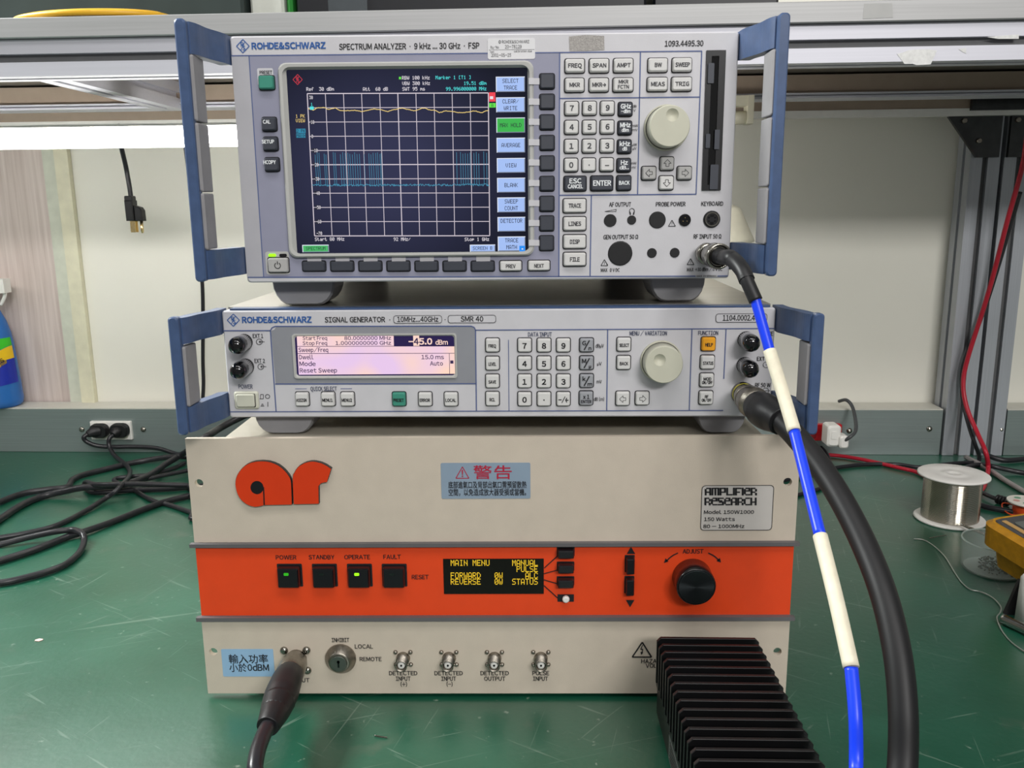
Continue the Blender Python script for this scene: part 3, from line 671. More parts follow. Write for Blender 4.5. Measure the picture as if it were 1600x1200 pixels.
for i, (a, b) in enumerate((('GHz', '-dBm'), ('MHz', 'dBm'), ('kHz', 'dB'), ('Hz', 'dB..'))):
    key(AN, 977.8-0.8*i, 170+29.3*i, 20.5, 20, KEYDARK, [(a, 0, -3.8, 6.2, 5*len(a)), (b, 0, 4, 4.8, 3.4*len(b))], WHITEPRINT, wells=wells)
key(AN, 899, 286.8, 34, 21, KEYDARK, [('ESC', 0, -4, 6.6, 17), ('CANCEL', 0, 4.6, 5.2, 22)], WHITEPRINT, wells=wells)
key(AN, 940.8, 286.2, 34, 21, KEYDARK, [('ENTER', 0, 0, 7, 26)], WHITEPRINT, wells=wells)
key(AN, 975.4, 285.8, 21, 21, KEYDARK, [('BACK', 0, 0, 5.2, 15.5)], WHITEPRINT, wells=wells)
for lbl, v in (('TRACE', 321.4), ('LINES', 349.7), ('DISP', 377.8), ('FILE', 405.4)):
    key(AN, 898.2, v, 34, 20, KEYLIGHT, [(lbl, 0, 0, 5.6, 4*len(lbl)-2)], wells=wells)
key(AN, 1042.9, 255.3, 20.5, 20, KEYMID, arrow='u', tmat=LETTER, wells=wells); key(AN, 1014.6, 270.4, 20.5, 20, KEYMID, arrow='l', tmat=LETTER, wells=wells)
key(AN, 1070.4, 270.2, 20.5, 20, KEYMID, arrow='r', tmat=LETTER, wells=wells); key(AN, 1041.9, 285.6, 20.5, 20, KEYLIGHT, arrow='d', tmat=LETTER, wells=wells)
for v, u in ((126.6, 855), (158.6, 855), (190.8, 855), (223, 855), (255, 855), (287, 854.8), (318.6, 854.6), (349.3, 854.4), (380.2, 854.2)):
    key(AN, u, v, 21, 22, KEYDARK, dp=0.003, wells=wells, name='softkey')
for i in range(7): key(AN, 489.8+44.05*i, 416.2, 34.5, 15, KEYDARK, dp=0.003, wells=wells, name='softkey')
key(AN, 798, 415.8, 33, 14, KEYLIGHT, [('PREV', 0, 0.3, 5, 14)], wells=wells); key(AN, 842.3, 415.2, 33, 14, KEYLIGHT, [('NEXT', 0, 0.3, 5, 14)], wells=wells)
mb = MB(); u, v = 415.6, 113.5
x, z = at(AN, 414.8, 120, 0.0003); kx, kz = pxs(AN, u, v); mb.plate([rrect(25*kx, 27*kz, 0.0012, 3, x, z)], -0.0003, None); obj('key_surround', mb, CASEGREY, AN)
key(AN, 414.8, 128.2, 22.5, 20, KEYTEAL, dp=0.0045, wells=wells)
mb = MB(); T(AN, mb, 'PRESET', 415.4, 113.3, 5.2, 19.5, 'c', 0.01, 0.0006)
obj('preset_lettering', mb, LETTER, AN)
for s, u, v in (('CAL', 419, 193.4), ('SETUP', 421, 224.4), ('HCOPY', 423.4, 256.6)):
    key(AN, u, v, 21.5, 20, KEYDARK, [(s, -2, -3, 5, 3.6*len(s))], WHITEPRINT, dp=0.0045, wells=wells)
# power key with its two lamps
mb = MB(); x, z = at(AN, 433.8, 411, 0.0003); kx, kz = pxs(AN, 434, 411); mb.plate([rrect(37*kx, 36*kz, 0.0018, 3, x, z)], -0.0003, None); obj('key_surround', mb, BEZEL, AN)
pk = key(AN, 433.8, 414.6, 31, 21.5, KEYMID, dp=0.0035, wells=wells, name='power_key')
mb = MB(); q = [(0.0022*math.cos(math.radians(a)), 0.0022*math.sin(math.radians(a))-0.0002) for a in range(120, 421, 20)]; mb.polyline(q, 0.0006, -0.0037); mb.line((0, 0.0006), (0, 0.003), 0.0006, -0.0037); obj('power_symbol', mb, LETTER, pk)
for u, m in ((425.4, GLOWGREEN), (442.4, BLACK)):
    mb = MB(); x, z = at(AN, u, 398.8, 0.0006); mb.prism(rrect(11.5*kx, 4.6*kz, 0.001, 3, x, z), -0.0010, -0.0003); obj('indicator_lamp', mb, m, AN)
rotary(AN, 1046.8, 196.8, 32, 0.016, (1050.6, 179.5, 10), KNOB)
# disk drive
fl = MB(); fq = [at(AN, u, v, 0.001) for u, v in ((1104.6, 78.6), (1135, 78.6), (1125.3, 297.2), (1096, 297.2))]
x0 = (fq[0][0]+fq[3][0])/2; x1 = (fq[1][0]+fq[2][0])/2; z0 = fq[2][1]; z1 = fq[0][1]; xm = (x0+x1)/2
fl.plate([[(x0, z0), (x1, z0), (x1, z1), (x0, z1)], [(xm-0.0032, z0+0.004), (xm+0.0022, z0+0.004), (xm+0.0022, z1-0.004), (xm-0.0032, z1-0.004)]], -0.0014, -0.0002); dr = obj('disk_drive', fl, BLACK, AN)
mb = MB(); mb.box(xm-0.0032, xm+0.0022, -0.0004, -0.0001, z0+0.004, z1-0.004); obj('disk_slot', mb, BLACKGLOSS, dr)
for q in (rrect(0.0045, 0.014, 0.0006, 2, x0+0.0035, z1-0.016), rrect(0.0032, 0.010, 0.0003, 1, x0+0.0030, (z0+z1)/2-0.014), rrect(0.0036, 0.014, 0.0003, 1, x1-0.0044, (z0+z1)/2-0.013), rrect(0.006, 0.018, 0.0006, 2, x1-0.0055, (z0+z1)/2-0.04)):
    mb = MB(); mb.prism(q, -0.0025, -0.0014); obj('eject_button' if q[0][1] < (z0+z1)/2-0.035 else 'drive_tab', mb, KEYDARK, dr)
# sockets and blanking caps
def cap(t, u, v, rpx, name='blanking_cap', mat=BLACKMATT, h=0.0008):
    x, z = at(t, u, v, 0.0); kx, kz = pxs(t, u, v); r = rpx*kx
    mb = MB(); mb.lathe([(0, r), (h*0.7, r), (h, r*0.93)], (0, 0, 0), (0, -1, 0), 28); return obj(name, mb, mat, t, (x, 0, z)), r
for u, v, r in ((953.4, 344.5, 9.8), (987, 343.7, 7), (1027, 343.6, 13), (968.9, 395.8, 19), (1018.5, 395.2, 7.5), (1054.2, 394.8, 7.5)): cap(AN, u, v, r)
c_, r_ = cap(AN, 1069.8, 343.8, 9.5, 'probe_socket', BLACKGLOSS, 0.0012)
for a in (90, 210, 330):
    mb = MB(); mb.lathe([(0.001, 0.0004), (0.0018, 0.0003)], (0.0017*math.cos(math.radians(a)), 0, 0.0017*math.sin(math.radians(a))), (0, -1, 0), 6); obj('pin', mb, BRASS, c_)
c_, r_ = cap(AN, 1111.9, 342.6, 13.2, 'keyboard_socket', BLACK, 0.0012)
mb = MB(); mb.plate([circ(r_*0.84, 28), circ(r_*0.70, 28)], -0.0020, -0.0010); obj('shield_ring', mb, STEEL, c_)
mb = MB()
for a in (30, 75, 105, 150, 210, 330): mb.lathe([(0.001, 0.00075), (0.0014, 0.00075)], (r_*0.42*math.cos(math.radians(a)), 0, r_*0.42*math.sin(math.radians(a))), (0, -1, 0), 8)
mb.box(-r_*0.2, r_*0.2, -0.0015, -0.001, -r_*0.6, -r_*0.3); obj('pin_holes', mb, BLACKGLOSS, c_)
x, z = at(AN, 1099.5, 395.5, 0.0)
mb = MB(); mb.lathe([(0, 0.0066), (0.003, 0.0066), (0.0032, 0.0058), (0.0095, 0.0058)], (0, 0, 0), (0, -1, 0), 24); obj('input_connector', mb, STEEL, AN, (x, 0, z))
RFIN = (x, z)
# bezel and screen
BQ = [at(AN, u, v, 0.004) for u, v in ((434, 96), (834.5, 96), (834.2, 401), (450.5, 400.5))]
bx0 = (BQ[0][0]+BQ[3][0])/2; bx1 = (BQ[1][0]+BQ[2][0])/2; bz0 = (BQ[2][1]+BQ[3][1])/2; bz1 = (BQ[0][1]+BQ[1][1])/2
SQ = [at(AN, u, v, 0.0008) for u, v in ((447, 108), (825, 107), (824.5, 395), (464.7, 394.4))]
sx0 = (SQ[0][0]+SQ[3][0])/2; sx1 = (SQ[1][0]+SQ[2][0])/2; sz0 = (SQ[2][1]+SQ[3][1])/2; sz1 = (SQ[0][1]+SQ[1][1])/2
mb = MB(); outer = rrect(bx1-bx0, bz1-bz0, 0.006, 5, (bx0+bx1)/2, (bz0+bz1)/2)
inner = rrect(sx1-sx0, sz1-sz0, 0.0012, 5, (sx0+sx1)/2, (sz0+sz1)/2); n = len(outer)
rings = [[(x, 0, z) for x, z in outer], [(x, -0.0032, z) for x, z in outer]]
k1 = 0.0012
def shr(q, d):
    mx = (max(p[0] for p in q)+min(p[0] for p in q))/2; mz = (max(p[1] for p in q)+min(p[1] for p in q))/2
    return [(x-d*(1 if x > mx else -1), z-d*(1 if z > mz else -1)) for x, z in q]
rings.append([(x, -0.0044, z) for x, z in shr(outer, 0.0010)]); rings.append([(x, -0.0042, z) for x, z in shr(outer, 0.0030)]); rings.append([(x, -0.0010, z) for x, z in inner])
mb.loft(rings, 0, False, (False, False)); bz = obj('screen_bezel', mb, BEZEL, AN)
for v in (116, 148, 179.5, 211.5, 243, 275, 306.5, 337.5, 368.5):
    a = at(AN, 826.2, v+11, 0.0046); b = at(AN, 844, v+11, 0.0006)
    mb = MB(); mb.box(a[0], bx1+0.0002, -0.0052, -0.0035, a[1]-0.0022, a[1]+0.0022)
    mb.box(bx1, at(AN, 843, v+11, 0.0005)[0], -0.0006, -0.0001, b[1]-0.0022, b[1]+0.0022); obj('softkey_guide', mb, CASEGREY, bz)
for i in range(7):
    b = at(AN, 491+44.0*i, 404.5, 0.0005); mb = MB(); mb.box(b[0]-0.0053, b[0]+0.0053, -0.0006, -0.0001, b[1]-0.0020, bz0); obj('softkey_guide', mb, CASEGREY, bz)
mb = MB(); mb.quad(sx0-0.0003, sx1+0.0003, sz0-0.0003, sz1+0.0003, -0.0008); scr = obj('screen', mb, SCRBG, AN)
OF = 0.0010
g = MB()
GC = [(480, 146.3), (763, 145.2), (765.2, 368.3), (491.5, 368.6)]
def gp(a, b):
    # graticule coordinates 0..10 -> photo pixel
    s, t = a/10, b/10
    top = (GC[0][0]+(GC[1][0]-GC[0][0])*s, GC[0][1]+(GC[1][1]-GC[0][1])*s); bot = (GC[3][0]+(GC[2][0]-GC[3][0])*s, GC[3][1]+(GC[2][1]-GC[3][1])*s)
    return (top[0]+(bot[0]-top[0])*t, top[1]+(bot[1]-top[1])*t)
for i in range(11):
    lw = 1.5 if i in (0, 10, 5) else 1.05
    L(AN, g, [gp(i, 0), gp(i, 10)], lw, OF); L(AN, g, [gp(0, i), gp(10, i)], lw, OF)
obj('graticule', g, EM('graticule_grey', (205, 195, 205)), scr)
def D(mb, s, u, v, cw, ch, mi=0, align='l', off=OF+0.0002):
    x, z = at(AN, u, v, off); kx, kz = pxs(AN, u, v, off); mb.dots(s, x, z, cw*kx, ch*kz, -off, mi, align)
def DT(name, m, *rows):
    for r in rows: mb = MB(); D(mb, *r[:5], 0, r[5] if len(r) > 5 else 'l'); obj(name, mb, m, scr)
DT('screen_text', E_WHITE, ('Ref  30 dBm', 478.7, 139.3, 3.97, 5.6), ('Att  60 dB', 567, 139.3, 3.97, 5.6), ('RBW 100 kHz', 628, 121.7, 4.0, 5.6), ('VBW 300 kHz', 628.5, 130.4, 4.0, 5.6), ('SWT 95 ms', 628.7, 139, 4.0, 5.6), ('Start 80 MHz', 492, 373.8, 3.88, 5.4), ('92 MHz/', 615, 373.8, 3.85, 5.4), ('Stop 1 GHz', 726, 374, 3.88, 5.4))
mb = MB()
bgm = MB()
for i, s in enumerate(('30', '20', '10', '0', '-10', '-20', '-30', '-40', '-50', '-60', '-70')):
    u, v = gp(0, i); v += 6 if i == 0 else (-4 if i == 10 else 0)
    if i == 1: continue
    D(mb, s, u+3.2, v, 3.0, 5.2)
    a = at(AN, u+2.6, v-3.4, OF+0.0001); b = at(AN, u+2.6+3.05*len(s)+0.3, v+3.4, OF+0.0001); bgm.quad(a[0], b[0], b[1], a[1], -OF-0.0001)
obj('scale_backing', bgm, E_DARK if False else EM('screen_navy', (20, 23, 44)), scr)
obj('scale_numbers', mb, E_WHITE, scr)
DT('marker_text', E_CYAN, ('Marker 1 [T1 ]', 680.5, 121.2, 4.0, 5.6), ('19.51 dBm', 760, 129.8, 4.0, 5.6, 'r'), ('99.996000000 MHz', 760, 138.4, 4.0, 5.6, 'r'), ('1', 485.5, 163, 3.4, 5))
mb = MB()
a = at(AN, 484.5, 171.5, OF+0.0002); b = at(AN, 490, 166.5, OF+0.0002); mb.quad(a[0], b[0], a[1], b[1], -OF-0.0003)
obj('marker_flag', mb, E_CYAN, scr)
DT('trace_tag', E_YEL, ('1 PK', 462, 181.5, 3.7, 5.4), ('VIEW', 462.2, 188.5, 3.7, 5.4))
mb = MB()
for v0, v1 in ((201, 208), (208.6, 215.2)):
    a = at(AN, 463, v1, OF); b = at(AN, 477.3, v0, OF); mb.quad(a[0], b[0], a[1], b[1], -OF)
tg = obj('trace_tag', mb, EM('pixel_teal', (34, 132, 165)), scr)
mb = MB(); D(mb, '2 PK', 463.2, 204.6, 3.6, 5.0); D(mb, 'MAXH', 463.4, 212, 3.6, 5.0); obj('trace_tag_text', mb, E_DARK, scr)
rnd = random.Random(3)
def wave(a):
    return 1.12+0.16*math.sin(a*2.1+0.4)*0.5-0.10*math.sin(a*4.3)+0.035*math.sin(a*11)
ty = {0: 1.06, 0.3: 1.16, 0.5: 1.0, 0.9: 0.98, 1.1: 1.1, 1.5: 1.02, 1.8: 1.2, 2.6: 1.19, 3.0: 1.27, 3.3: 1.18, 3.7: 1.1, 4.0: 1.14, 4.4: 1.27, 4.8: 1.14, 5.2: 1.04, 5.5: 1.13, 5.9: 1.23, 6.4: 1.04, 6.8: 1.18, 7.0: 1.2, 7.3: 1.36, 7.6: 1.24, 8.0: 1.3, 8.5: 1.38, 8.9: 1.33, 9.2: 1.25, 9.6: 1.38, 10: 1.22}
ks = sorted(ty)
def trace(a):
    for i in range(len(ks)-1):
        if ks[i] <= a <= ks[i+1]:
            t = (a-ks[i])/(ks[i+1]-ks[i]); t = t*t*(3-2*t); return ty[ks[i]]*(1-t)+ty[ks[i+1]]*t
mb = MB(); pts = [gp(i/25, trace(i/25)+rnd.uniform(-0.02, 0.02)) for i in range(251)]; L(AN, mb, pts, 1.1, OF+0.0002); obj('upper_trace', mb, E_YEL, scr)
mb = MB(); pts = []; spikes = []
for i in range(401):
    a = i/40; pts.append(gp(a, 6.45+rnd.uniform(-0.10, 0.08)))
L(AN, mb, pts, 0.8, OF+0.0001)
spikes = [(q-165)/113.0 for q in (195, 208, 220, 252, 263, 310, 322, 355, 370, 385, 402, 415, 430, 445, 460, 475, 505, 535, 548, 562, 578, 590, 605, 613, 1090, 1115, 1130, 1145, 1160, 1175, 1200, 1215, 1230, 1262, 1280)]
for a in spikes: L(AN, mb, [gp(a, 4.18+rnd.uniform(-0.08, 0.12)), gp(a+0.01, 6.45)], 0.6, OF+0.0001)
obj('lower_trace', mb, E_DCYAN, scr)
mb = MB(); rsmark(AN, mb, 465, 124.3, 7.3, 8, OF, 0, 1.0); obj('screen_emblem', mb, E_DRED, scr)
mb = MB(); a = at(AN, 764.2, 158.8, OF); b = at(AN, 774, 144.2, OF); mb.quad(a[0], b[0], a[1], b[1], -OF, 0); a = at(AN, 764.4, 168, OF); b = at(AN, 774.4, 161, OF); mb.quad(a[0], b[0], a[1], b[1], -OF, 1)
a = at(AN, 765.5, 155, OF); b = at(AN, 770.5, 150.5, OF); mb.quad(a[0], b[0], a[1], b[1], -OF-0.0002, 2); D(mb, 'A', 767.6, 164.5, 3.6, 5, 3); a = at(AN, 623.4, 124, OF); b = at(AN, 626.6, 120, OF); mb.quad(a[0], b[0], a[1], b[1], -OF, 1)
obj('status_flags', mb, [E_RED, E_LGREEN, E_WHITE, E_DARK], scr)
def soft(u0, u1, v0, v1, lines, m, ch=5.6, cw=4.5):
    mb = MB()
    a = at(AN, u0, v1, OF); b = at(AN, u1, v0, OF); mb.quad(a[0], b[0], a[1], b[1], -OF, 1)
    a = at(AN, u0+1.2, v1, OF); b = at(AN, u1, v0+1.2, OF); mb.quad(a[0], b[0], a[1], b[1], -OF-0.0001, 2)
    a = at(AN, u0+1.2, v1-1.2, OF); b = at(AN, u1-1.3, v0+1.2, OF); mb.quad(a[0], b[0], a[1], b[1], -OF-0.0002, 0)
    o = obj('softkey_label', mb, [m, EM('softkey_edge_light', (225, 232, 245)) if 'softkey_edge_light' not in bpy.data.materials else bpy.data.materials['softkey_edge_light'], EM('softkey_edge_dark', (120, 130, 150)) if 'softkey_edge_dark' not in bpy.data.materials else bpy.data.materials['softkey_edge_dark'], E_DARK], scr)
    # the caption is printed on the same label
    tb = MB()
    n = len(lines)
    for i, s in enumerate(lines):
        D(tb, s, (u0+u1)/2, (v0+v1)/2+(i-(n-1)/2)*10.6, cw, ch, 0, 'c', OF+0.0004)
    t = obj('softkey_caption', tb, E_DARK, scr)
    return o
for k, (v0, v1, ls) in enumerate(((119.5, 143.7, ['SELECT', 'TRACE']), (151.8, 175.5, ['CLEAR/', 'WRITE']), (183.6, 207.4, ['MAX HOLD']), (215, 238.6, ['AVERAGE']), (246.7, 270, ['VIEW']), (277.6, 300.8, ['BLANK']), (308.2, 331.8, ['SWEEP', 'COUNT']), (338.8, 361.8, ['DETECTOR', '']), (369.3, 392.5, ['TRACE', 'MATH']))):
    soft(775+0.38*k, 820+0.1*k, v0, v1, ls, E_GREEN if k == 2 else E_BLUE, 6.4, 4.3)
soft(472.8, 513.5, 382.3, 394.2, ['SPECTRUM'], EM('softkey_green_pale', (70, 178, 100)), 5.2, 3.9); soft(734.3, 773.8, 382, 393.6, ['SCREEN B'], E_BLUE, 5.2, 3.9)
mb = MB(); a = at(AN, 811.5, 394, OF+0.0005); b = at(AN, 820.5, 384, OF+0.0005); mb.quad(a[0], b[0], a[1], b[1], -OF-0.0005, 0); a = at(AN, 815, 390, OF+0.0006); b = at(AN, 817.5, 388, OF+0.0006); mb.quad(a[0], b[0], a[1], b[1], -OF-0.0006, 1); obj('screen_icon', mb, [E_SKY, E_WHITE], scr)
# stickers
mb = MB(); a = at(AN, 762.3, 92.8, 0.0005); b = at(AN, 836, 59.3, 0.0005); mb.prism(rrect(b[0]-a[0], b[1]-a[1], 0.0014, 3, (a[0]+b[0])/2, (a[1]+b[1])/2), -0.00055, -0.0001); st = obj('sticker', mb, M('sticker_white', (222, 222, 224), 0.4, var=0.02), AN, label='small white serial sticker')
mb = MB(); T(AN, mb, '◎ ROHDE&SCHWARZ', 803, 65.3, 4.4, 48, 'c', 0, 0.0007); T(AN, mb, 'Ru/No', 773, 74, 4, 13, 'c', 0, 0.0007); T(AN, mb, '20-78129', 802, 73, 5, 26, 'c', 0, 0.0007); T(AN, mb, '2001-05-25', 783, 86.2, 5, 31, 'c', 0, 0.0007); T(AN, mb, 'calibration due', 817, 80, 2.8, 28, 'c', 0, 0.0007); L(AN, mb, [(764, 78), (835, 77.2)], 0.5, 0.0007); T(AN, mb, 'Dat', 769, 81, 2.6, None, 'c', 0, 0.0007)
obj('sticker_print', mb, M('print_soft_grey', (110, 110, 112), 0.6, var=0), st)
mb = MB(); q = [at(AN, u, v, 0.0003) for u, v in ((889, 57), (914, 54.5), (944, 56), (944.5, 78), (916, 79.5), (890, 80))]; mb.plate([ccw(q)], -0.0003, None); obj('sticker_residue', mb, M('residue', (172, 168, 164), 0.9, var=0.22, scale=900, bump=0.6, bscale=1500), AN, label='worn grey patch left by a torn-off sticker')

# ------------------------------------------------------------------ signal generator
GE = thing('signal_generator', 'low grey generator with blue handles and pink display, middle of the stack', 'instrument', (0.0045, 0.012, 0.2215), -0.0156)
GW = 0.2144; G0 = at(GE, 780, 651.5, 0)[1]; G1 = at(GE, 780, 483.2, 0)[1]
mb = MB(); mb.prism(rrect(2*GW, G1-G0, 0.0022, 3, 0, (G0+G1)/2), 0.0, 0.012, 0, 0.0010); obj('front_panel', mb, CASEGREY, GE)
TOPM = brushed('generator_cover', (186, 182, 172), 0.3, 0.85, 0, 0.12)
mb = MB(); mb.box(-GW+0.001, GW-0.001, 0.0122, 0.44, G0+0.0008, 0.1046); obj('case', mb, TOPM, GE)
mb = MB(); mb.box(-GW+0.006, GW-0.004, 0.0015, 0.0121, G1+0.0002, 0.1045); obj('top_trim', mb, HANDLE, GE)
for u0, u1 in ((397, 490), (1090, 1166)): foot(GE, u0, u1, 652, 0.012, 0.0002, 0.042, G0-0.0002+0.0008)
for x in (-0.165, 0.165):
    mb = MB(); mb.prism(rrect(0.04, G0-0.0004, 0.004, 3, x, G0/2), 0.37, 0.41); obj('foot', mb, BLACKMATT, GE)
for s in (-1, 1): handle(GE, s, 0.0172, 0.1052, 0.0205, GW, 0.2338, 0.2262, 0.055, 1, (0.0375, 0.0835))
mb = MB(); q = [at(GE, *p, 0.0002) for p in ((428.5, 515), (431.5, 511), (435, 510), (735, 510), (740, 511.5), (742.5, 516), (743.2, 599.4), (430.6, 599.8), (423.5, 517))]
mb.plate([ccw(q)], -0.0002, None); obj('display_field', mb, LCDPANEL, GE)
mb = MB()
L(GE, mb, [(349, 516.8), (423, 516.6)], 1.8, 0.0004); L(GE, mb, [(422.5, 517), (431.4, 643)], 1.8, 0.0004)
L(GE, mb, [(423, 516), (425, 512), (430, 510), (736, 509.6), (741, 511.5), (743, 516), (744.4, 642.5)], 1.8, 0.0004)
L(GE, mb, [(430, 600), (743.5, 599.5)], 1.8, 0.0004); L(GE, mb, [(743, 515.8), (1211, 513.2)], 1.6, 0.0004); L(GE, mb, [(359, 643.5), (1130, 641.3)], 1.5, 0.0004)
L(GE, mb, [(794.5, 531), (795.3, 642.3)], 1.1, 0.0004); L(GE, mb, [(949.6, 515), (948, 642)], 1.6, 0.0004); L(GE, mb, [(1081.3, 514), (1077, 641.5)], 1.6, 0.0004); L(GE, mb, [(1134.6, 514), (1131, 592)], 1.6, 0.0004)
L(GE, mb, [(461, 607.6), (479, 607.5)], 0.9, 0.0004); L(GE, mb, [(532, 607.4), (550, 607.3)], 0.9, 0.0004)
obj('printed_lines', mb, LINEBLUE, GE)
mb = MB(); rsmark(GE, mb, 364.6, 500.2, 9.6, 9.6, 0.0005); T(GE, mb, 'ROHDE&SCHWARZ', 432.5, 499.8, 8.6, 108, 'c', 0.035, 0.0005); obj('blue_lettering', mb, LETTERBLUE, GE)
mb = MB()
T(GE, mb, 'SIGNAL GENERATOR', 554.5, 499.6, 7.6, 94, 'c', 0.008, 0.0005); T(GE, mb, '·', 609, 499.6, 7.6, None, 'c', 0, 0.0005); T(GE, mb, '·', 695.5, 499.4, 7.6, None, 'c', 0, 0.0005)
T(GE, mb, 'EXT 1', 403, 525, 6, 16, 'c', 0.006, 0.0005); T(GE, mb, 'EXT 2', 405.7, 564, 6, 16, 'c', 0.006, 0.0005)
for u, v in ((405, 534), (407.5, 572.8)):
    L(GE, mb, [(u+4.6*math.cos(k*math.pi/8), v+4.4*math.sin(k*math.pi/8)) for k in range(16)], 0.9, 0.0005, 0, True); L(GE, mb, [(u-0.5, v), (u+8.5, v)], 0.8, 0.0005); L(GE, mb, [(u+2.3, v-1.6), (u-0.5, v), (u+2.3, v+1.6)], 0.8, 0.0005)
L(GE, mb, [(407, 623), (407, 616.4), (411.5, 616.4), (411.5, 623), (405.5, 623)], 0.8, 0.0005); L(GE, mb, [(418+3.4*math.cos(k*math.pi/7), 619.5+3.2*math.sin(k*math.pi/7)) for k in range(14)], 0.9, 0.0005, 0, True)
L(GE, mb, [(407, 634.5), (413, 634.5)], 0.8, 0.0005); L(GE, mb, [(409, 634), (409, 631.4), (411, 631.4), (411, 634)], 0.8, 0.0005); L(GE, mb, [(418.5, 628), (418.5, 635.5)], 0.9, 0.0005)
T(GE, mb, 'PULSE', 1198, 521.5, 6, 20, 'c', 0.006, 0.0005); T(GE, mb, 'EXT ALC', 1196, 560.7, 6, 26, 'c', 0.006, 0.0005); T(GE, mb, 'RF 50 W', 1192, 601.8, 6, 24, 'c', 0.006, 0.0005)
for u, v in ((1197, 570), (1196.5, 610.5)):
    L(GE, mb, [(u+4.6*math.cos(k*math.pi/8), v+4.4*math.sin(k*math.pi/8)) for k in range(16)], 0.8, 0.0005, 0, True); L(GE, mb, [(u-0.5, v), (u+7, v)], 0.8, 0.0005)
T(GE, mb, 'dBµV', 937, 540.4, 5.2, 13, 'c', 0, 0.0005); T(GE, mb, 'µV', 936.5, 568.4, 5.2, 7, 'c', 0, 0.0005); T(GE, mb, 'mV', 936.2, 596.4, 5.2, 8, 'c', 0, 0.0005); T(GE, mb, 'dB (m)', 936, 623.8, 5.2, 16, 'c', 0, 0.0005)
obj('black_lettering', mb, LETTER, GE)
mb = MB()
for s, u, v, wd in (('POWER', 383.6, 604.2, 22), ('QUICK SELECT', 505.7, 607.6, 41), ('DATA INPUT', 843.7, 522.6, 37), ('MENU / VARIATION', 1013, 520.8, 58), ('FUNCTION', 1106.6, 520.4, 31)): T(GE, mb, s, u, v, 6.2, wd, 'c', 0.008, 0.0005)
obj('grey_lettering', mb, M('print_slate', (72, 78, 100), 0.6, var=0), GE)
# recessed name plates
def plate_lbl(u0, u1, v0, v1, s, h, wd, tu=None):
    a = at(GE, u0, v1, 0.0004); b = at(GE, u1, v0, 0.0004); W_, H_ = b[0]-a[0], b[1]-a[1]; cx, cz = (a[0]+b[0])/2, (a[1]+b[1])/2
    mb = MB(); mb.plate([rrect(W_, H_, 0.0020, 4, cx, cz), rrect(W_-0.0008, H_-0.0008, 0.0017, 4, cx, cz)], -0.0006, None); o = obj('name_plate', mb, GREYPRINT, GE)
    mb = MB(); mb.plate([rrect(W_-0.0008, H_-0.0008, 0.0017, 4, cx, cz)], -0.0004, None); obj('plate_face', mb, CASEGREY, o)
    mb = MB(); T(GE, mb, s, (u0+u1)/2 if tu is None else tu, (v0+v1)/2, h, wd, 'c', 0.008, 0.0006); obj('plate_lettering', mb, LETTER, o)
plate_lbl(615, 690.5, 492.5, 505.5, '10MHz...40GHz', 7.6, 64); plate_lbl(700, 775, 492, 505, 'SMR 40', 7.6, 35); plate_lbl(1118, 1199, 489.6, 504, '1104.0002.40', 8, 55, 1157)
# display
WQ = [at(GE, u, v, 0.002) for u, v in ((455.5, 521.8), (713.3, 521.4), (714.4, 590.6), (459.5, 592))]
wx0 = (WQ[0][0]+WQ[3][0])/2; wx1 = (WQ[1][0]+WQ[2][0])/2; wz0 = (WQ[2][1]+WQ[3][1])/2; wz1 = (WQ[0][1]+WQ[1][1])/2
mb = MB(); o_ = rrect(wx1-wx0, wz1-wz0, 0.0022, 4, (wx0+wx1)/2, (wz0+wz1)/2); rings = [[(x, -0.0002, z) for x, z in o_], [(x, -0.0018, z) for x, z in o_], [(x, -0.0018, z) for x, z in shr(o_, 0.0010)], [(x, -0.0006, z) for x, z in shr(o_, 0.0020)]]
mb.loft(rings, 0, False, (False, False)); obj('display_bezel', mb, BEZEL, GE)
mb = MB(); mb.quad(wx0+0.0015, wx1-0.0015, wz0+0.0015, wz1-0.0015, -0.0006); lcd = obj('display', mb, M('lcd_navy_glass', (24, 18, 48), 0.2, var=0, emit=(44, 32, 84), es=0.55), GE)
def lcdgrad():
    m = M('lcd_backlight', (10, 10, 10), 0.4, var=0, emit=(255, 220, 205), es=1.0); nt = m.node_tree; b = nt.nodes['Principled BSDF']; tc = nt.nodes['Texture Coordinate']
    n = nt.nodes.new('ShaderNodeTexNoise'); n.inputs['Scale'].default_value = 26; n.inputs['Detail'].default_value = 1; nt.links.new(tc.outputs['Object'], n.inputs['Vector'])
    r = nt.nodes.new('ShaderNodeValToRGB'); r.color_ramp.elements[0].position = 0.38; r.color_ramp.elements[1].position = 0.64
    r.color_ramp.elements[0].color = lin((232, 200, 236))+(1,); r.color_ramp.elements[1].color = lin((255, 216, 192))+(1,)
    nt.links.new(n.outputs['Fac'], r.inputs['Fac']); nt.links.new(r.outputs['Color'], b.inputs['Emission Color']); return m
LCDB = lcdgrad(); o2 = 0.0008
mb = MB(); poly(GE, mb, [(463.6, 524), (615, 523.8), (615.5, 541), (709.8, 540.6), (711, 584), (467, 585.5)], o2); lit = obj('lit_area', mb, LCDB, lcd)
mb = MB(); o3 = 0.0010
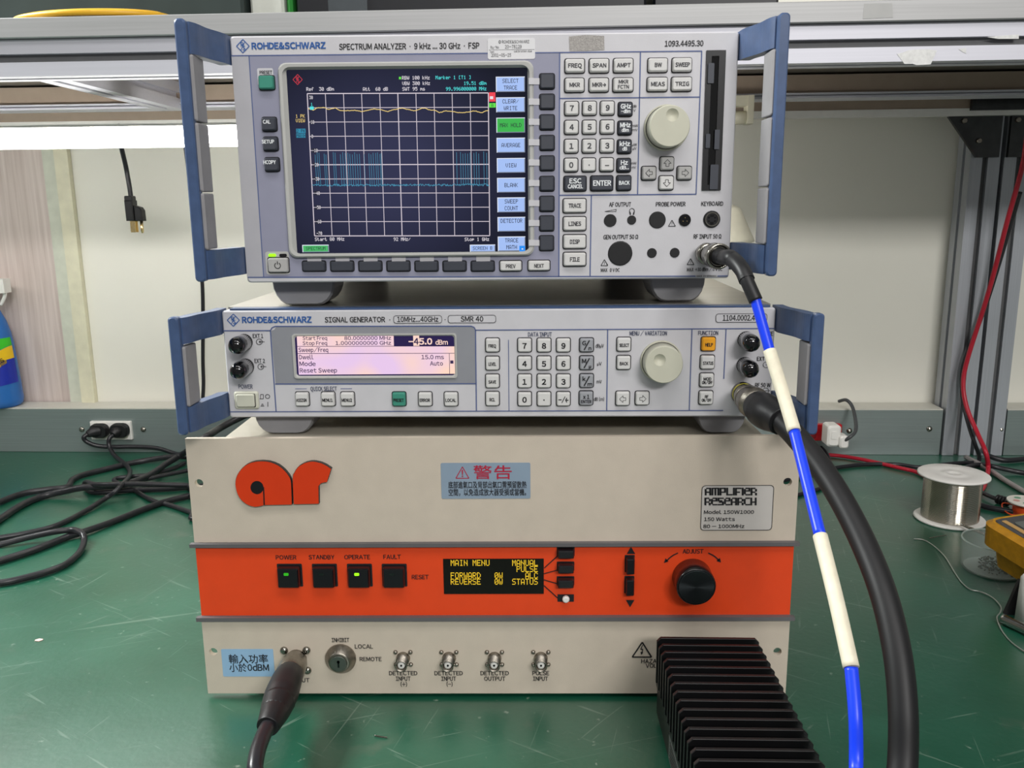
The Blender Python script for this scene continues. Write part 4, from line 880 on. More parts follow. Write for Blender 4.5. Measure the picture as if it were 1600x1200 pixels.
for s, u, v, h, al, wd in (('Start Freq', 473, 528.6, 5.4, 'l', 38), ('80.0000000 MHz', 611, 528.2, 5.4, 'r', 73), ('Stop Freq', 473, 536.4, 5.4, 'l', 38), ('1.0000000000 GHz', 611, 535.9, 5.4, 'r', 87), ('Sweep/Freq', 466.5, 547, 6.2, 'l', 46), ('Dwell', 467.5, 558.2, 6.4, 'l', 22), ('15.0 ms', 693.5, 558, 6.2, 'r', 35), ('Mode', 468, 568.6, 6.4, 'l', 25), ('Auto', 692, 568, 6.2, 'r', 20), ('Reset Sweep', 468.5, 579, 6.4, 'l', 58)):
    T(GE, mb, s, u, v, h, wd, al, 0.012, o3)
L(GE, mb, [(464, 541.2), (709.8, 540.8)], 0.9, o3); L(GE, mb, [(464.6, 552.4), (710, 552)], 0.9, o3); L(GE, mb, [(702, 552), (702.6, 584)], 0.8, o3); L(GE, mb, [(703.5, 565.7), (708.5, 565.7)], 5, o3)
T(GE, mb, '4', 650.4, 533.6, 9, 7, 'c', 0.03, o3+0.0004)
obj('display_text', mb, M('lcd_ink', (40, 26, 60), 0.6, var=0, emit=(52, 32, 74), es=0.6), lcd)
mb = MB(); T(GE, mb, '-', 643.5, 534, 9, None, 'c', 0.03, o3); T(GE, mb, '5.0', 665, 533.6, 9, 20, 'c', 0.03, o3); T(GE, mb, 'dBm', 690, 535, 7, 19, 'c', 0.008, o3)
a = at(GE, 646, 540.5, o3); b = at(GE, 654.8, 524, o3); mb.quad(a[0], b[0], a[1], b[1], -o3); obj('level_text', mb, E_PINK, lcd)
# keys
wells = MB()
for s, v in (('FREQ', 540), ('LEVEL', 568.4), ('SAVE', 596.3), ('RCL', 624)): key(GE, 769.2, v, 20, 20, KEYLIGHT, [(s, 0, 0.6, 4.4, 11 if len(s) > 3 else 8)], LETTER, wells=wells)
for i, row in enumerate((('7', '8', '9'), ('4', '5', '6'), ('1', '2', '3'), ('0', '·', '-/←'))):
    for j, ch in enumerate(row): key(GE, 819.6+30.4*j, 540+28.1*i, 20, 20, KEYLIGHT, [(ch, 0, 0.6, 7.4, None if len(ch) < 2 else 14)], LETTER, wells=wells)
for i, (a_, b_) in enumerate((('G', 'n'), ('M', 'µ'), ('k', 'm'))):
    o = key(GE, 916.8, 539.8+28*i, 20, 20, KEYSILVER, [(a_, -4.2, -3.6, 5.8, None), ('/', 0, 0, 11, 8), (b_, 5, 4.5, 5.2, None)], LETTER, wells=wells)
key(GE, 916, 623.2, 20, 20, KEYSILVER, [('x 1', 0, -3, 5.6, 9), ('ENTER', 0, 4.4, 4.2, 15)], LETTER, wells=wells)
key(GE, 975.3, 538.8, 20, 20, KEYLIGHT, [('SELECT', 0, 0.8, 4.4, 14)], LETTER, wells=wells); key(GE, 974.9, 567.4, 20, 20, KEYLIGHT, [('BACK', 0, 0.8, 4.4, 12)], LETTER, wells=wells)
key(GE, 973.4, 623.6, 20, 20, KEYLIGHT, arrow='l', tmat=LETTER, wells=wells); key(GE, 1004, 623.2, 20, 20, KEYLIGHT, arrow='r', tmat=LETTER, wells=wells)
key(GE, 1107.8, 538.2, 20, 20, KEYORANGE, [('HELP', 0, 0.6, 4.6, 11)], LETTER, wells=wells); key(GE, 1106.4, 566.8, 20, 20, KEYLIGHT, [('STATUS', 0, 0.8, 4.4, 15)], LETTER, wells=wells)
key(GE, 1105.2, 594.8, 20, 20, KEYLIGHT, [('MOD', 0, -2.6, 4.2, 11), ('ON/OFF', 0, 3, 4.2, 15)], LETTER, wells=wells); key(GE, 1104, 622.4, 20, 20, KEYLIGHT, [('RF', 0, -2.6, 4, 5), ('ON/OFF', 0, 3, 4, 14)], LETTER, wells=wells)
for s, u in (('ASSIGN', 471), ('MENU1', 511.6), ('MENU2', 542), ('PRESET', 622.8), ('ERROR', 663.8), ('LOCAL', 704.3)):
    key(GE, u, 624.6, 20, 20, KEYTEAL if s == 'PRESET' else KEYLIGHT, [(s, 0, 0.8, 4.4, 15)], LETTER, wells=wells)
rotary(GE, 1037.6, 570.2, 30, 0.017, (1030.8, 562.6, 9.6), KNOB)
# power switch
CREAM = M('switch_cream', (206, 206, 190), 0.4, var=0.03)
x, z = at(GE, 384.8, 625.5, 0.002); kx, kz = pxs(GE, 385, 625, 0.002)
mb = MB(); mb.prism(rrect(38*kx, 27*kz, 0.0018, 3, 0, 0), -0.0025, -0.0002, 0, 0.0010); ps = obj('power_switch', mb, CREAM, GE, (x, 0, z))
mb = MB(); mb.plate([rrect(30*kx, 21.5*kz, 0.0012, 3, 0, 0)], -0.0027, None); obj('switch_gap', mb, WELL, ps)
mb = MB(); mb.prism(rrect(28.5*kx, 20*kz, 0.0012, 3, -0.0002, 0.0002), -0.0045, -0.0026, 0, 0.0008); obj('switch_button', mb, CREAM, ps)
# socket covers: black dust caps
for u, v in ((382, 534.5), (384.3, 572.8), (1165.5, 530.8), (1163.8, 570.6)):
    x, z = at(GE, u, v, 0.0)
    mb = MB(); mb.lathe([(0, 0.0066), (0.002, 0.0066), (0.0024, 0.0058), (0.006, 0.0056)], (0, 0, 0), (0, -1, 0), 24); o = obj('socket', mb, BLACKMATT, GE, (x, 0, z))
    mb = MB(); mb.lathe([(0.0026, 0.0060), (0.0030, 0.0066), (0.0165, 0.0068), (0.0196, 0.0061), (0.0216, 0.0045), (0.0226, 0.0024), (0.0229, 0.0)], (0, 0, 0), (0, -1, 0), 28, cap=(False, False)); obj('dust_cap', mb, BLACKGLOSS, o)
x, z = at(GE, 1160.5, 614.5, 0.0); RFOUT = (x, z)
mb = MB(); mb.lathe([(0, 0.0092), (0.0015, 0.0092), (0.002, 0.008), (0.008, 0.0078)], (0, 0, 0), (0, -1, 0), 28); rc = obj('output_connector', mb, STEEL, GE, (x, 0, z))
mb = MB(); mb.lathe([(0.0021, 0.0085), (0.0026, 0.0085)], (0, 0, 0), (0, -1, 0), 28); obj('yellow_ring', mb, M('ring_yellow', (200, 190, 60), 0.5), rc)

# ------------------------------------------------------------------ power amplifier
AM = thing('rf_amplifier', 'beige rack amplifier with an orange control band, bottom of the stack', 'amplifier', (0, 0, 0), 0)
BEIGE = M('panel_beige', (204, 192, 176), 0.45, var=0.03, bump=0.12, bscale=1400)
ORANGE = M('panel_orange', (232, 72, 26), 0.45, var=0.03, bump=0.08, bscale=1400)
STRIP = M('strip_dark_grey', (98, 96, 98), 0.4, var=0.05)
CREAMCASE = M('amplifier_case', (178, 172, 158), 0.45, var=0.05)
PW, PZ0, PZ1 = 0.2413, 0.004, 0.2255
holes = []
for u, v in ((311, 755), (333.5, 1018.5), (1230.8, 753), (1214.8, 1018)):
    x, z = at(AM, u, v, 0); holes.append(circ(0.0034, 16, x, z)[::-1])
zs0, zs1 = at(AM, 770, 851.5, 0)[1], at(AM, 770, 846, 0)[1]; zt0, zt1 = at(AM, 770, 967, 0)[1], at(AM, 770, 961, 0)[1]
mb = MB(); mb.plate([[(-PW, zs0), (PW, zs0), (PW, PZ1), (-PW, PZ1)], holes[0], holes[2]], 0.0, 0.0045); obj('upper_panel', mb, BEIGE, AM)
mb = MB(); mb.box(-PW+0.0005, PW-0.0005, 0.0, 0.0045, zt1, zs0-0.0001); obj('control_band', mb, ORANGE, AM)
mb = MB(); mb.plate([[(-PW, PZ0), (PW, PZ0), (PW, zt1-0.0001), (-PW, zt1-0.0001)], holes[1], holes[3]], 0.0, 0.0045); obj('lower_panel', mb, BEIGE, AM)
for a, b in ((zs0, zs1), (zt0, zt1)):
    mb = MB(); mb.box(-PW-0.0025, PW+0.0025, -0.0045, -0.0001, a, b); obj('trim_strip', mb, STRIP, AM)
mb = MB(); mb.box(-0.2165, 0.2165, 0.0046, 0.56, 0.016, 0.2212); obj('case', mb, CREAMCASE, AM)
mb = MB()
for x in (-0.19, 0.19):
    for y in (0.04, 0.50): mb = MB(); mb.lathe([(0, 0.011), (0.0158, 0.012)], (x, y, 0.0002), (0, 0, 1), 16); obj('foot', mb, BLACKMATT, AM)
for u in (366, 390, 468, 571, 671, 769, 867, 967, 1066, 1156):
    x = at(AM, u, 683, -0.008)[0]; mb = MB(); mb.lathe([(0, 0.0035), (0.0016, 0.0028), (0.002, 0.0012)], (x, 0.0105, 0.2211), (0, 0, 1), 10); obj('screw', mb, STEEL, AM)
# emblem
def dec(pts): return [at(AM, 280+x/4, 660+y/4, 0.004) for x, y in pts]
A_ = [(532, 517), (475, 528), (420, 511), (375, 468), (353, 405), (355, 350), (375, 308), (410, 271), (455, 249), (510, 242), (560, 246), (610, 263), (650, 291), (680, 325), (697, 356), (702, 400), (706, 514)]
R_ = [(716, 512), (709, 352), (720, 312), (745, 276), (790, 251), (840, 244), (890, 255), (925, 272), (951, 290), (925, 371), (905, 373), (885, 383), (872, 400), (874, 509)]
A_ = [A_[0]]+A_[1:]
def smooth(q, lock):
    out = []
    n = len(q)
    for i in range(n):
        p0, p1, p2, p3 = q[(i-1) % n], q[i], q[(i+1) % n], q[(i+2) % n]
        out.append(p1)
        if i in lock and (i+1) % n in lock: continue
        for t in (0.33, 0.67):
            if i in lock: p0 = p1
            if (i+1) % n in lock: p3 = p2
            out.append(tuple(0.5*((2*p1[k])+(p2[k]-p0[k])*t+(2*p0[k]-5*p1[k]+4*p2[k]-p3[k])*t*t+(3*p1[k]-p0[k]-3*p2[k]+p3[k])*t**3) for k in (0, 1)))
    return out
EMB = M('emblem_orange', (214, 58, 16), 0.35, var=0.03)
qa = ccw(dec(smooth(A_, {0, 16}))); qr = ccw(dec(smooth(R_, {0, 8, 9, 12, 13})))
mb = MB(); mb.plate([qa], -0.0040, -0.0002); mb.plate([qr], -0.0040, -0.0002); em = obj('emblem', mb, BLACK, AM, label='raised orange letter emblem with black edges')
hole = dec([(487+41*math.cos(k*math.pi/12), 407+42*math.sin(k*math.pi/12)) for k in range(24)])
mb = MB(); mb.plate([shr(qa, 0.0002), ccw(hole)[::-1]], -0.0044, -0.00405); mb.plate([shr(qr, 0.0002)], -0.0044, -0.00405); obj('emblem_face', mb, EMB, em)
mb = MB(); L(AM, mb, [(280+527/4, 660+405/4), (280+531/4, 660+516/4)], 2.0, 0.0046); obj('emblem_slit', mb, BLACK, em)
# warning sticker
def sticker(u0, v0, u1, v1, mat, r, lbl):
    a = at(AM, u0, v1, 0.0003); b = at(AM, u1, v0, 0.0003); mb = MB(); mb.prism(rrect(b[0]-a[0], b[1]-a[1], r, 3, (a[0]+b[0])/2, (a[1]+b[1])/2), -0.0004, -0.0001); return obj('sticker', mb, mat, AM, label=lbl)
s1 = sticker(690, 722.8, 828.6, 779.4, M('sticker_blue_grey', (140, 158, 176), 0.35, var=0.03), 0.0012, 'blue grey warning sticker with red heading')
mb = MB(); T(AM, mb, '警', 754, 738.5, 16, 28, 'c', 0.012, 0.0006); T(AM, mb, '告', 786, 738.5, 16, 27, 'c', 0.012, 0.0006); warn_tri(AM, mb, 722.5, 738.8, 17, 0.0006, 0, 1.3); T(AM, mb, '!', 722.5, 740, 10, None, 'c', 0.01, 0.0006)
obj('red_lettering', mb, M('print_red', (176, 34, 62), 0.5, var=0), s1)
mb = MB(); T(AM, mb, '底部進氣口及背部出氣口需預留散熱', 761.5, 757.8, 8.2, 122, 'c', 0.012, 0.0006); T(AM, mb, '空間，以免造成放大器受損或當機。', 761.5, 769.4, 8.2, 121, 'c', 0.012, 0.0006); obj('black_lettering', mb, LETTER, s1)
s2 = sticker(349, 1014.2, 426.5, 1057, M('sticker_light_blue', (150, 186, 218), 0.35, var=0.03), 0.0008, 'light blue input power sticker')
mb = MB(); T(AM, mb, '輸入功率', 388, 1030, 10.6, 61, 'c', 0.012, 0.0006); T(AM, mb, '小於', 372, 1043.6, 10.2, 27, 'c', 0.012, 0.0006); T(AM, mb, '0dBM', 403.5, 1043.3, 9.4, 33, 'c', 0.012, 0.0006); obj('black_lettering', mb, LETTER, s2)
# name plate
a = at(AM, 1094, 829, 0.0003); b = at(AM, 1209.8, 757.8, 0.0003); W_, H_ = b[0]-a[0], b[1]-a[1]; cx, cz = (a[0]+b[0])/2, (a[1]+b[1])/2
mb = MB(); mb.plate([rrect(W_, H_, 0.0030, 4, cx, cz), rrect(W_-0.0010, H_-0.0010, 0.0026, 4, cx, cz)], -0.0005, None); np_ = obj('name_plate', mb, LETTER, AM)
mb = MB(); mb.plate([rrect(W_-0.0010, H_-0.0010, 0.0026, 4, cx, cz)], -0.0003, None); obj('plate_face', mb, M('plate_beige', (200, 195, 190), 0.4, var=0.02), np_)
mb = MB()
# heavy square capitals built from bars, as on the plate
BLK = {'A': '0111,1001,1001,1111,1001,1001', 'M': '11111,10101,10101,10101,10101,10101', 'P': '1111,1001,1001,1111,1000,1000', 'L': '1000,1000,1000,1000,1000,1111', 'I': '1,1,1,1,1,1', 'F': '1111,1000,1000,1110,1000,1000', 'E': '0111,1001,1111,1000,1000,0111', 'R': '1110,1001,1001,1110,1001,1001', 'S': '1111,1000,1110,0111,0001,1111', 'C': '0111,1000,1000,1000,1000,0111', 'H': '1001,1001,1001,1111,1001,1001'}
def heavy(s, u0, u1, v0, v1):
    rows = [BLK[c].split(',') for c in s]; tot = sum(len(r[0]) for r in rows)+0.45*(len(s)-1)
    du = (u1-u0)/tot; dv = (v1-v0)/6; uu = u0
    for r in rows:
        for j, line in enumerate(r):
            k = 0
            while k < len(line):
                if line[k] == '1':
                    e = k
                    while e+1 < len(line) and line[e+1] == '1': e += 1
                    hh = 1.0
                    a = at(AM, uu+k*du-0.4, v0+(j+hh)*dv, 0.0006); b = at(AM, uu+(e+1)*du+0.4, v0+j*dv, 0.0006); mb.quad(a[0], b[0], a[1]-0.00005, b[1], -0.0006); k = e+1
                else: k += 1
        uu += (len(r[0])+0.45)*du
heavy('AMPLIFIER', 1101.5, 1182.5, 762, 774); heavy('RESEARCH', 1101, 1182, 777.5, 789.5)
T(AM, mb, 'Model 150W1000', 1139, 800.2, 5.2, 78, 'c', 0.004, 0.0006); T(AM, mb, '150 Watts', 1124.2, 811.3, 5.2, 48, 'c', 0.004, 0.0006); T(AM, mb, '80 - 1000MHz', 1131, 822.4, 5.2, 64, 'c', 0.004, 0.0006)
obj('plate_lettering', mb, BLACK, np_)
# control band
mb = MB()
for s, u, v, wd in (('POWER', 447, 871, 32), ('STANDBY', 502.3, 870.7, 40), ('OPERATE', 558, 870.5, 40), ('FAULT', 612.7, 870.2, 27), ('RESET', 656.6, 901.8, 26), ('ADJUST', 1083, 861.6, 32)): T(AM, mb, s, u, v, 6.2, wd, 'c', 0.006, 0.0005)
L(AM, mb, [(850.5, 887.5), (872, 868)], 1.7, 0.0005); L(AM, mb, [(850, 896.5), (872, 890.5)], 1.7, 0.0005); L(AM, mb, [(850, 906), (872, 912.5)], 1.7, 0.0005); L(AM, mb, [(850, 915), (872, 935)], 1.7, 0.0005)
poly(AM, mb, [(986, 854.4), (992.7, 865.6), (979.3, 865.6)], 0.0005); poly(AM, mb, [(978, 937.5), (991.4, 937.5), (984.6, 948.8)], 0.0005)
q = [(1059.5, 864), (1051.5, 867.8), (1046, 872), (1041, 877)]; L(AM, mb, q, 2, 0.0005); poly(AM, mb, [(1037.5, 879.5), (1044.5, 877.5), (1040, 872)], 0.0005)
q = [(1106.5, 864), (1114, 867.6), (1119.5, 871.6), (1123.6, 876)]; L(AM, mb, q, 2, 0.0005); poly(AM, mb, [(1126.6, 879), (1119.5, 876.6), (1125, 871.5)], 0.0005)
for s, u, v, wd in (('INHIBIT', 532, 1000.2, 27), ('LOCAL', 568.6, 1010.3, 28), ('REMOTE', 579, 1030, 34), ('INPUT', 469, 1063, 29), ('DETECTED', 630, 1052, 44), ('INPUT', 630, 1060.6, 23), ('(+)', 631, 1069.4, 10), ('DETECTED', 701, 1052, 44), ('INPUT', 701, 1060.6, 23), ('(-)', 702.5, 1069.2, 9), ('DETECTED', 773, 1052, 44), ('OUTPUT', 773, 1060.6, 33), ('PULSE', 845, 1052, 26), ('INPUT', 844.5, 1060.6, 23), ('HAZARDOUS', 1029, 1033.2, 54), ('VOLTAGE', 1029, 1040.2, 40)):
    T(AM, mb, s, u, v, 6.0, wd, 'c', 0.006, 0.0005)
L(AM, mb, [(1003.5, 1003.5), (1018, 1026.6), (988, 1026.6)], 2.2, 0.0005, 0, True); L(AM, mb, [(1004, 1008), (1001, 1015), (1004.5, 1014), (1003, 1020)], 1.4, 0.0005); poly(AM, mb, [(1000.8, 1018.5), (1005, 1019.5), (1002, 1023.5)], 0.0005)
obj('black_lettering', mb, LETTER, AM)
wl = MB()
BTN = M('button_black', (20, 20, 24), 0.3, var=0.05)
for i, (u, m) in enumerate(((449.5, GLOWDIM), (504.6, None), (559.7, GLOWGREEN), (614.5, None))):
    x, z = at(AM, u, 904.5, 0.0075); kx, kz = pxs(AM, u, 904, 0.0075); wd = 32.5*kx; ht = 29.5*kz
    mb = MB(); mb.loft([[(px_, 0, pz_) for px_, pz_ in rrect(wd+0.0012, ht+0.0012, 0.0006, 1)], [(px_, -0.0062, pz_) for px_, pz_ in rrect(wd+0.0002, ht+0.0002, 0.0006, 1)], [(px_, -0.0075, pz_) for px_, pz_ in rrect(wd-0.0012, ht-0.0012, 0.0006, 1)]])
    o = obj('push_button', mb, BTN, AM, (x, 0, z))
    mb = MB(); mb.prism(rrect(7.5*kx, 4.2*kz, 0.0006, 2, -0.001, ht*0.24), -0.0078, -0.0070); obj('indicator_lamp', mb, m or BLACKGLOSS, o)
    gap(o, wd+0.0036, ht+0.0036, 0.0008)
a = at(AM, 693.8, 928.2, 0.0006); b = at(AM, 849.6, 873, 0.0006)
mb = MB(); mb.box(a[0], b[0], -0.0006, -0.0001, a[1], b[1]); dsp = obj('display_window', mb, M('vfd_window', (14, 6, 4), 0.12, var=0), AM)
mb = MB()
def DA(s, u, v, n0=0):
    x, z = at(AM, u, v, 0.0008); kx, kz = pxs(AM, u, v, 0.0008); mb.dots(s, x, z, 6.86*kx, 9.3*kz, -0.0008, 0, 'l', 0.86)
cu = 704.2
def cell(n, v, s): DA(s, cu+6.86*n, v)
cell(0, 879.6, 'MAIN MENU'); cell(14, 879.6, 'MANUAL'); cell(15, 889.2, 'PULSE'); cell(0, 899.2, 'FORWARD'); cell(10, 899.2, '0W'); cell(17, 899.2, 'ALC'); cell(0, 908.9, 'REVERSE'); cell(10, 908.9, '0W'); cell(14, 908.9, 'STATUS')
obj('display_text', mb, E_AMBER, dsp)
for u, v, wp, hp, dp in ((884.6, 867.6, 25, 12, 0.008), (884.4, 890.8, 24.5, 12, 0.008), (884.3, 914, 24.5, 12, 0.008), (985.6, 886.5, 12.5, 24, 0.008), (985, 919.8, 12.5, 24.5, 0.008)):
    x, z = at(AM, u, v, dp); kx, kz = pxs(AM, u, v, dp); mb = MB(); wd, ht = wp*kx, hp*kz
    mb.loft([[(px_, 0, pz_) for px_, pz_ in rrect(wd, ht, 0.0006, 1)], [(px_, -dp+0.001, pz_) for px_, pz_ in rrect(wd, ht, 0.0006, 1)], [(px_, -dp, pz_) for px_, pz_ in rrect(wd-0.0014, ht-0.0014, 0.0006, 1)]]); o = obj('push_button', mb, BTN, AM, (x, 0, z))
    gap(o, wd+0.0016, ht+0.0016, 0.0006)
x, z = at(AM, 884, 934.6, 0.0006); kx, kz = pxs(AM, 884, 934); wl.quad(x-12.8*kx, x+12.8*kx, z-5.8*kz, z+5.8*kz, -0.0004)
mb = MB(); mb.lathe([(0, 0.0026), (0.0025, 0.0030), (0.004, 0.0026), (0.0044, 0.0016), (0.004, 0.0)], (0, 0, 0), (0, -1, 0), 18, cap=(True, False)); obj('switch_stem', mb, WHITEPLASTIC, AM, (x, 0, z), label='white stem where a button cap is missing')
obj('button_opening', wl, WELL, AM)
# adjust knob
x, z = at(AM, 1088.3, 917.8, 0.019); kx, kz = pxs(AM, 1088, 918, 0.019); r = 31.2*kx
mb = MB(); mb.lathe([(0, r*1.02), (0.0175, r*1.0), (0.019, r*0.94)], (0, 0, 0), (0, -1, 0), 48); kn = obj('adjust_knob', mb, M('knob_black_metal', (14, 14, 16), 0.25, var=0, coat=0.3), AM, (x, 0, z))
def spun():
    m = M('spun_black_metal', (60, 66, 68), 0.3, metal=0.9, var=0); b = m.node_tree.nodes['Principled BSDF']; b.inputs['Anisotropic'].default_value = 0.9
    tg = m.node_tree.nodes.new('ShaderNodeTangent'); tg.direction_type = 'RADIAL'; tg.axis = 'Y'; m.node_tree.links.new(tg.outputs['Tangent'], b.inputs['Tangent']); return m
mb = MB(); mb.lathe([(0.0191, r*0.90), (0.0193, r*0.88)], (0, 0, 0), (0, -1, 0), 48); obj('knob_face', mb, spun(), kn)
# key lock
x, z = at(AM, 531, 1032.2, 0.004); kx, kz = pxs(AM, 533, 1032)
mb = MB(); mb.lathe([(0, 24*kx), (0.0022, 24*kx), (0.0058, 18*kx), (0.0076, 16.5*kx), (0.0082, 15*kx), (0.0082, 13*kx)], (0, 0, 0), (0, -1, 0), 36, cap=(True, True)); lk = obj('key_lock', mb, STEELROUGH, AM, (x, 0, z))
mb = MB(); mb.lathe([(0.0083, 12.5*kx), (0.0095, 12*kx)], (0, 0, 0), (0, -1, 0), 28); obj('lock_barrel', mb, M('lock_grey', (120, 124, 118), 0.4, metal=0.9), lk)
mb = MB(); mb.box(-0.0007, 0.0007, -0.0097, -0.0094, -0.0032, 0.0030); mb.lathe([(0.0094, 0.0013), (0.0097, 0.0013)], (0, 0, 0.0018), (0, -1, 0), 12); obj('keyhole', mb, BLACKGLOSS, lk)
# small coaxial sockets with their flange screws
for u in (630, 701.6, 772.7, 845):
    x, z = at(AM, u, 1028.5, 0.0)
    o = MB(); o.lathe([(0, 0.0058), (0.001, 0.0056), (0.006, 0.0052), (0.006, 0.0050), (0.0135, 0.0049), (0.0135, 0.0041), (0.0060, 0.0040)], (0, 0, 0), (0, -1, 0), 24, cap=(True, False)); o.lathe([(0, 0.0010), (0.0014, 0.0008)], (0.0048, -0.0105, 0), (1, 0, 0), 6); so = obj('coaxial_socket', o, STEELROUGH, AM, (x, 0, z))
    mb = MB(); mb.lathe([(0.006, 0.0039), (0.0120, 0.0028), (0.0120, 0.0011)], (0, 0, 0), (0, -1, 0), 18, cap=(True, False)); mb.lathe([(0.006, 0.00115), (0.0120, 0.00112), (0.0100, 0.0009)], (0, 0, 0), (0, -1, 0), 12); obj('insulator', mb, [WHITEPLASTIC], so)
    mb = MB(); mb.lathe([(0.006, 0.0008), (0.0122, 0.0008)], (0, 0, 0), (0, -1, 0), 10); obj('contact', mb, BLACK, so)
    for sx in (-1, 1):
        for sz in (-1, 1):
            mb = MB(); mb.lathe([(0, 0.0019), (0.0012, 0.0017), (0.0019, 0.0008)], (sx*0.0062, 0, sz*0.0056), (0, -1, 0), 12); obj('screw', mb, STEELROUGH, so)
for u, v in ((444, 1016.2), (479, 1016), (480.6, 1047.4), (445, 1047.6)):
    x, z = at(AM, u, v, 0.0); mb = MB(); mb.lathe([(0, 0.0034), (0.0013, 0.0032), (0.0024, 0.0018), (0.0026, 0.0009), (0.0020, 0.0)], (0, 0, 0), (0, -1, 0), 14, cap=(True, False)); obj('screw', mb, STEEL, AM, (x, 0, z))
x, z = at(AM, 463.5, 1029.5, 0.0); RFAMP = (x, z)
mb = MB(); mb.lathe([(0, 0.0085), (0.003, 0.0085), (0.0035, 0.0078), (0.0080, 0.0078)], (0, 0, 0), (0, -1, 0), 28); obj('input_connector', mb, STEELROUGH, AM, (x, 0, z))

# ------------------------------------------------------------------ cables on the instruments
def wpt(t, x, y, z):
    Lc, a = FR[t.name]; c, s = math.cos(a), math.sin(a); return Lc+Vector((c*x-s*y, s*x+c*y, z))
def part(t, name, mb, mats, label=None): return obj(name, mb, mats, t, tuple(-t.location), label)
def lathe_path(mb, p0, p1, prof, seg=28, mi=0, cap=(True, True)):
    d = (p1-p0); mb.lathe([(t*d.length, r) for t, r in prof], tuple(p0), tuple(d), seg, mi, True, cap)

p0 = wpt(AN, RFIN[0], -0.004, RFIN[1])
cb = thing('coaxial_cable', 'blue coaxial cable with cream sleeves hanging from the top instrument', 'cable', tuple(p0))
ax = Vector((0.12, -1, -0.01)).normalized(); n0 = p0+Vector((0, -0.003, 0))
mb = MB(); mb.lathe([(0, 0.0076), (0.001, 0.0082), (0.007, 0.0082), (0.0075, 0.0070)], tuple(n0), tuple(ax), 32); mb.lathe([(0.0080, 0.0068), (0.012, 0.0066)], tuple(n0), tuple(ax), 32, 1); mb.lathe([(0.0122, 0.0078), (0.016, 0.0078), (0.0165, 0.0072)], tuple(n0), tuple(ax), 32); mb.lathe([(0.0168, 0.0066), (0.0178, 0.0066)], tuple(n0), tuple(ax), 32, 1); mb.lathe([(0.018, 0.0086), (0.0185, 0.0092), (0.030, 0.0094), (0.0312, 0.0088), (0.0312, 0.0076), (0.029, 0.0070)], tuple(n0), tuple(ax), 32); part(cb, 'coupling_nut', mb, [STEEL, BLACK], 'shiny nickel coupling nut')
mb = MB(); mb.lathe([(0.026, 0.0068), (0.0325, 0.0062), (0.034, 0.0054), (0.040, 0.0053), (0.041, 0.0046)], tuple(n0), tuple(ax), 24); part(cb, 'gland', mb, BLACK)
q = [n0+ax*0.038, on_y(1140, 402.5, -0.054), on_y(1146, 406.5, -0.060), on_y(1153, 413, -0.067), on_y(1161, 424, -0.074), on_y(1167, 438, -0.079), on_y(1173, 452, -0.082)]
mb = MB(); mb.tube(q[:6], [0.0050, 0.0056, 0.0055, 0.0054, 0.0053, 0.0053], 16); mb.tube([on_y(1164, 431, -0.0775), on_y(1168, 441, -0.080), on_y(1181, 470, -0.085)], [0.0047, 0.0046, 0.0046], 14); part(cb, 'strain_relief', mb, BLACKMATT)
blue = M('jacket_blue', (20, 64, 236), 0.35, var=0.02); slv = M('sleeve_cream', (226, 219, 196), 0.55, var=0.05, scale=200)
path = [(1179, 464, -0.0843), (1190, 503, -0.090), (1202.5, 548, -0.097), (1222, 610, -0.114), (1241, 674, -0.135), (1261, 755, -0.163), (1281.5, 837, -0.190), (1307, 940, -0.222), (1330, 1043, -0.248), (1336.5, 1120, -0.262), (1337.5, 1200, -0.272), (1334, 1300, -0.300)]
W3 = [on_y(*p) for p in path]
W3[11:] = [W3[11], Vector((W3[11].x-0.004, -0.365, 0.03)), Vector((W3[11].x-0.01, -0.385, -0.10)), Vector((W3[11].x-0.02, -0.38, -0.45))]
def seg(i0, i1, r, mat, nm):
    mb = MB(); mb.tube(W3[i0:i1+1], r, 16, 0, 8); return part(cb, nm, mb, mat)
seg(0, 2, 0.0034, blue, 'jacket'); seg(2, 4, 0.0042, slv, 'sleeve'); seg(4, 6, 0.0034, blue, 'jacket'); seg(6, 8, 0.0041, slv, 'sleeve'); seg(8, len(W3)-1, 0.0034, blue, 'jacket')

p0 = wpt(GE, RFOUT[0], -0.0085, RFOUT[1])
ck = thing('heavy_coaxial_cable', 'thick black coaxial cable arching down from the middle instrument to the lower right', 'cable', tuple(p0))
e1 = on_y(1171, 624, -0.019); e2 = on_y(1184, 634, -0.036)
mb = MB(); lathe_path(mb, p0, e1, [(0, 0.0086), (0.5, 0.0092), (0.55, 0.0102), (1.0, 0.0104)]); lathe_path(mb, e1, e2, [(0, 0.0106), (0.35, 0.0108), (0.40, 0.0118), (0.62, 0.0118), (0.68, 0.0108), (1, 0.0106)]); part(ck, 'connector', mb, STEELROUGH, 'knurled nickel connector')
mb = MB(); mb.tube([e2, on_y(1192, 640, -0.046), on_y(1201, 646, -0.056), on_y(1212, 652, -0.064), on_y(1222, 659, -0.072)], [0.0112, 0.0128, 0.0126, 0.0112, 0.0098], 20, 0, 6); part(ck, 'strain_relief', mb, BLACKMATT)
kp = [on_y(1218, 656, -0.069), on_y(1240, 678, -0.082), on_y(1275, 720, -0.102), on_y(1313, 778, -0.128), on_y(1350, 850, -0.155), on_y(1381, 930, -0.182), on_y(1402, 1020, -0.205), on_y(1411, 1110, -0.222), on_y(1410, 1200, -0.235), on_y(1400, 1300, -0.255)]
kp += [Vector((kp[-1].x-0.01, -0.36, 0.035)), Vector((kp[-1].x-0.015, -0.392, -0.08)), Vector((kp[-1].x-0.02, -0.385, -0.45))]
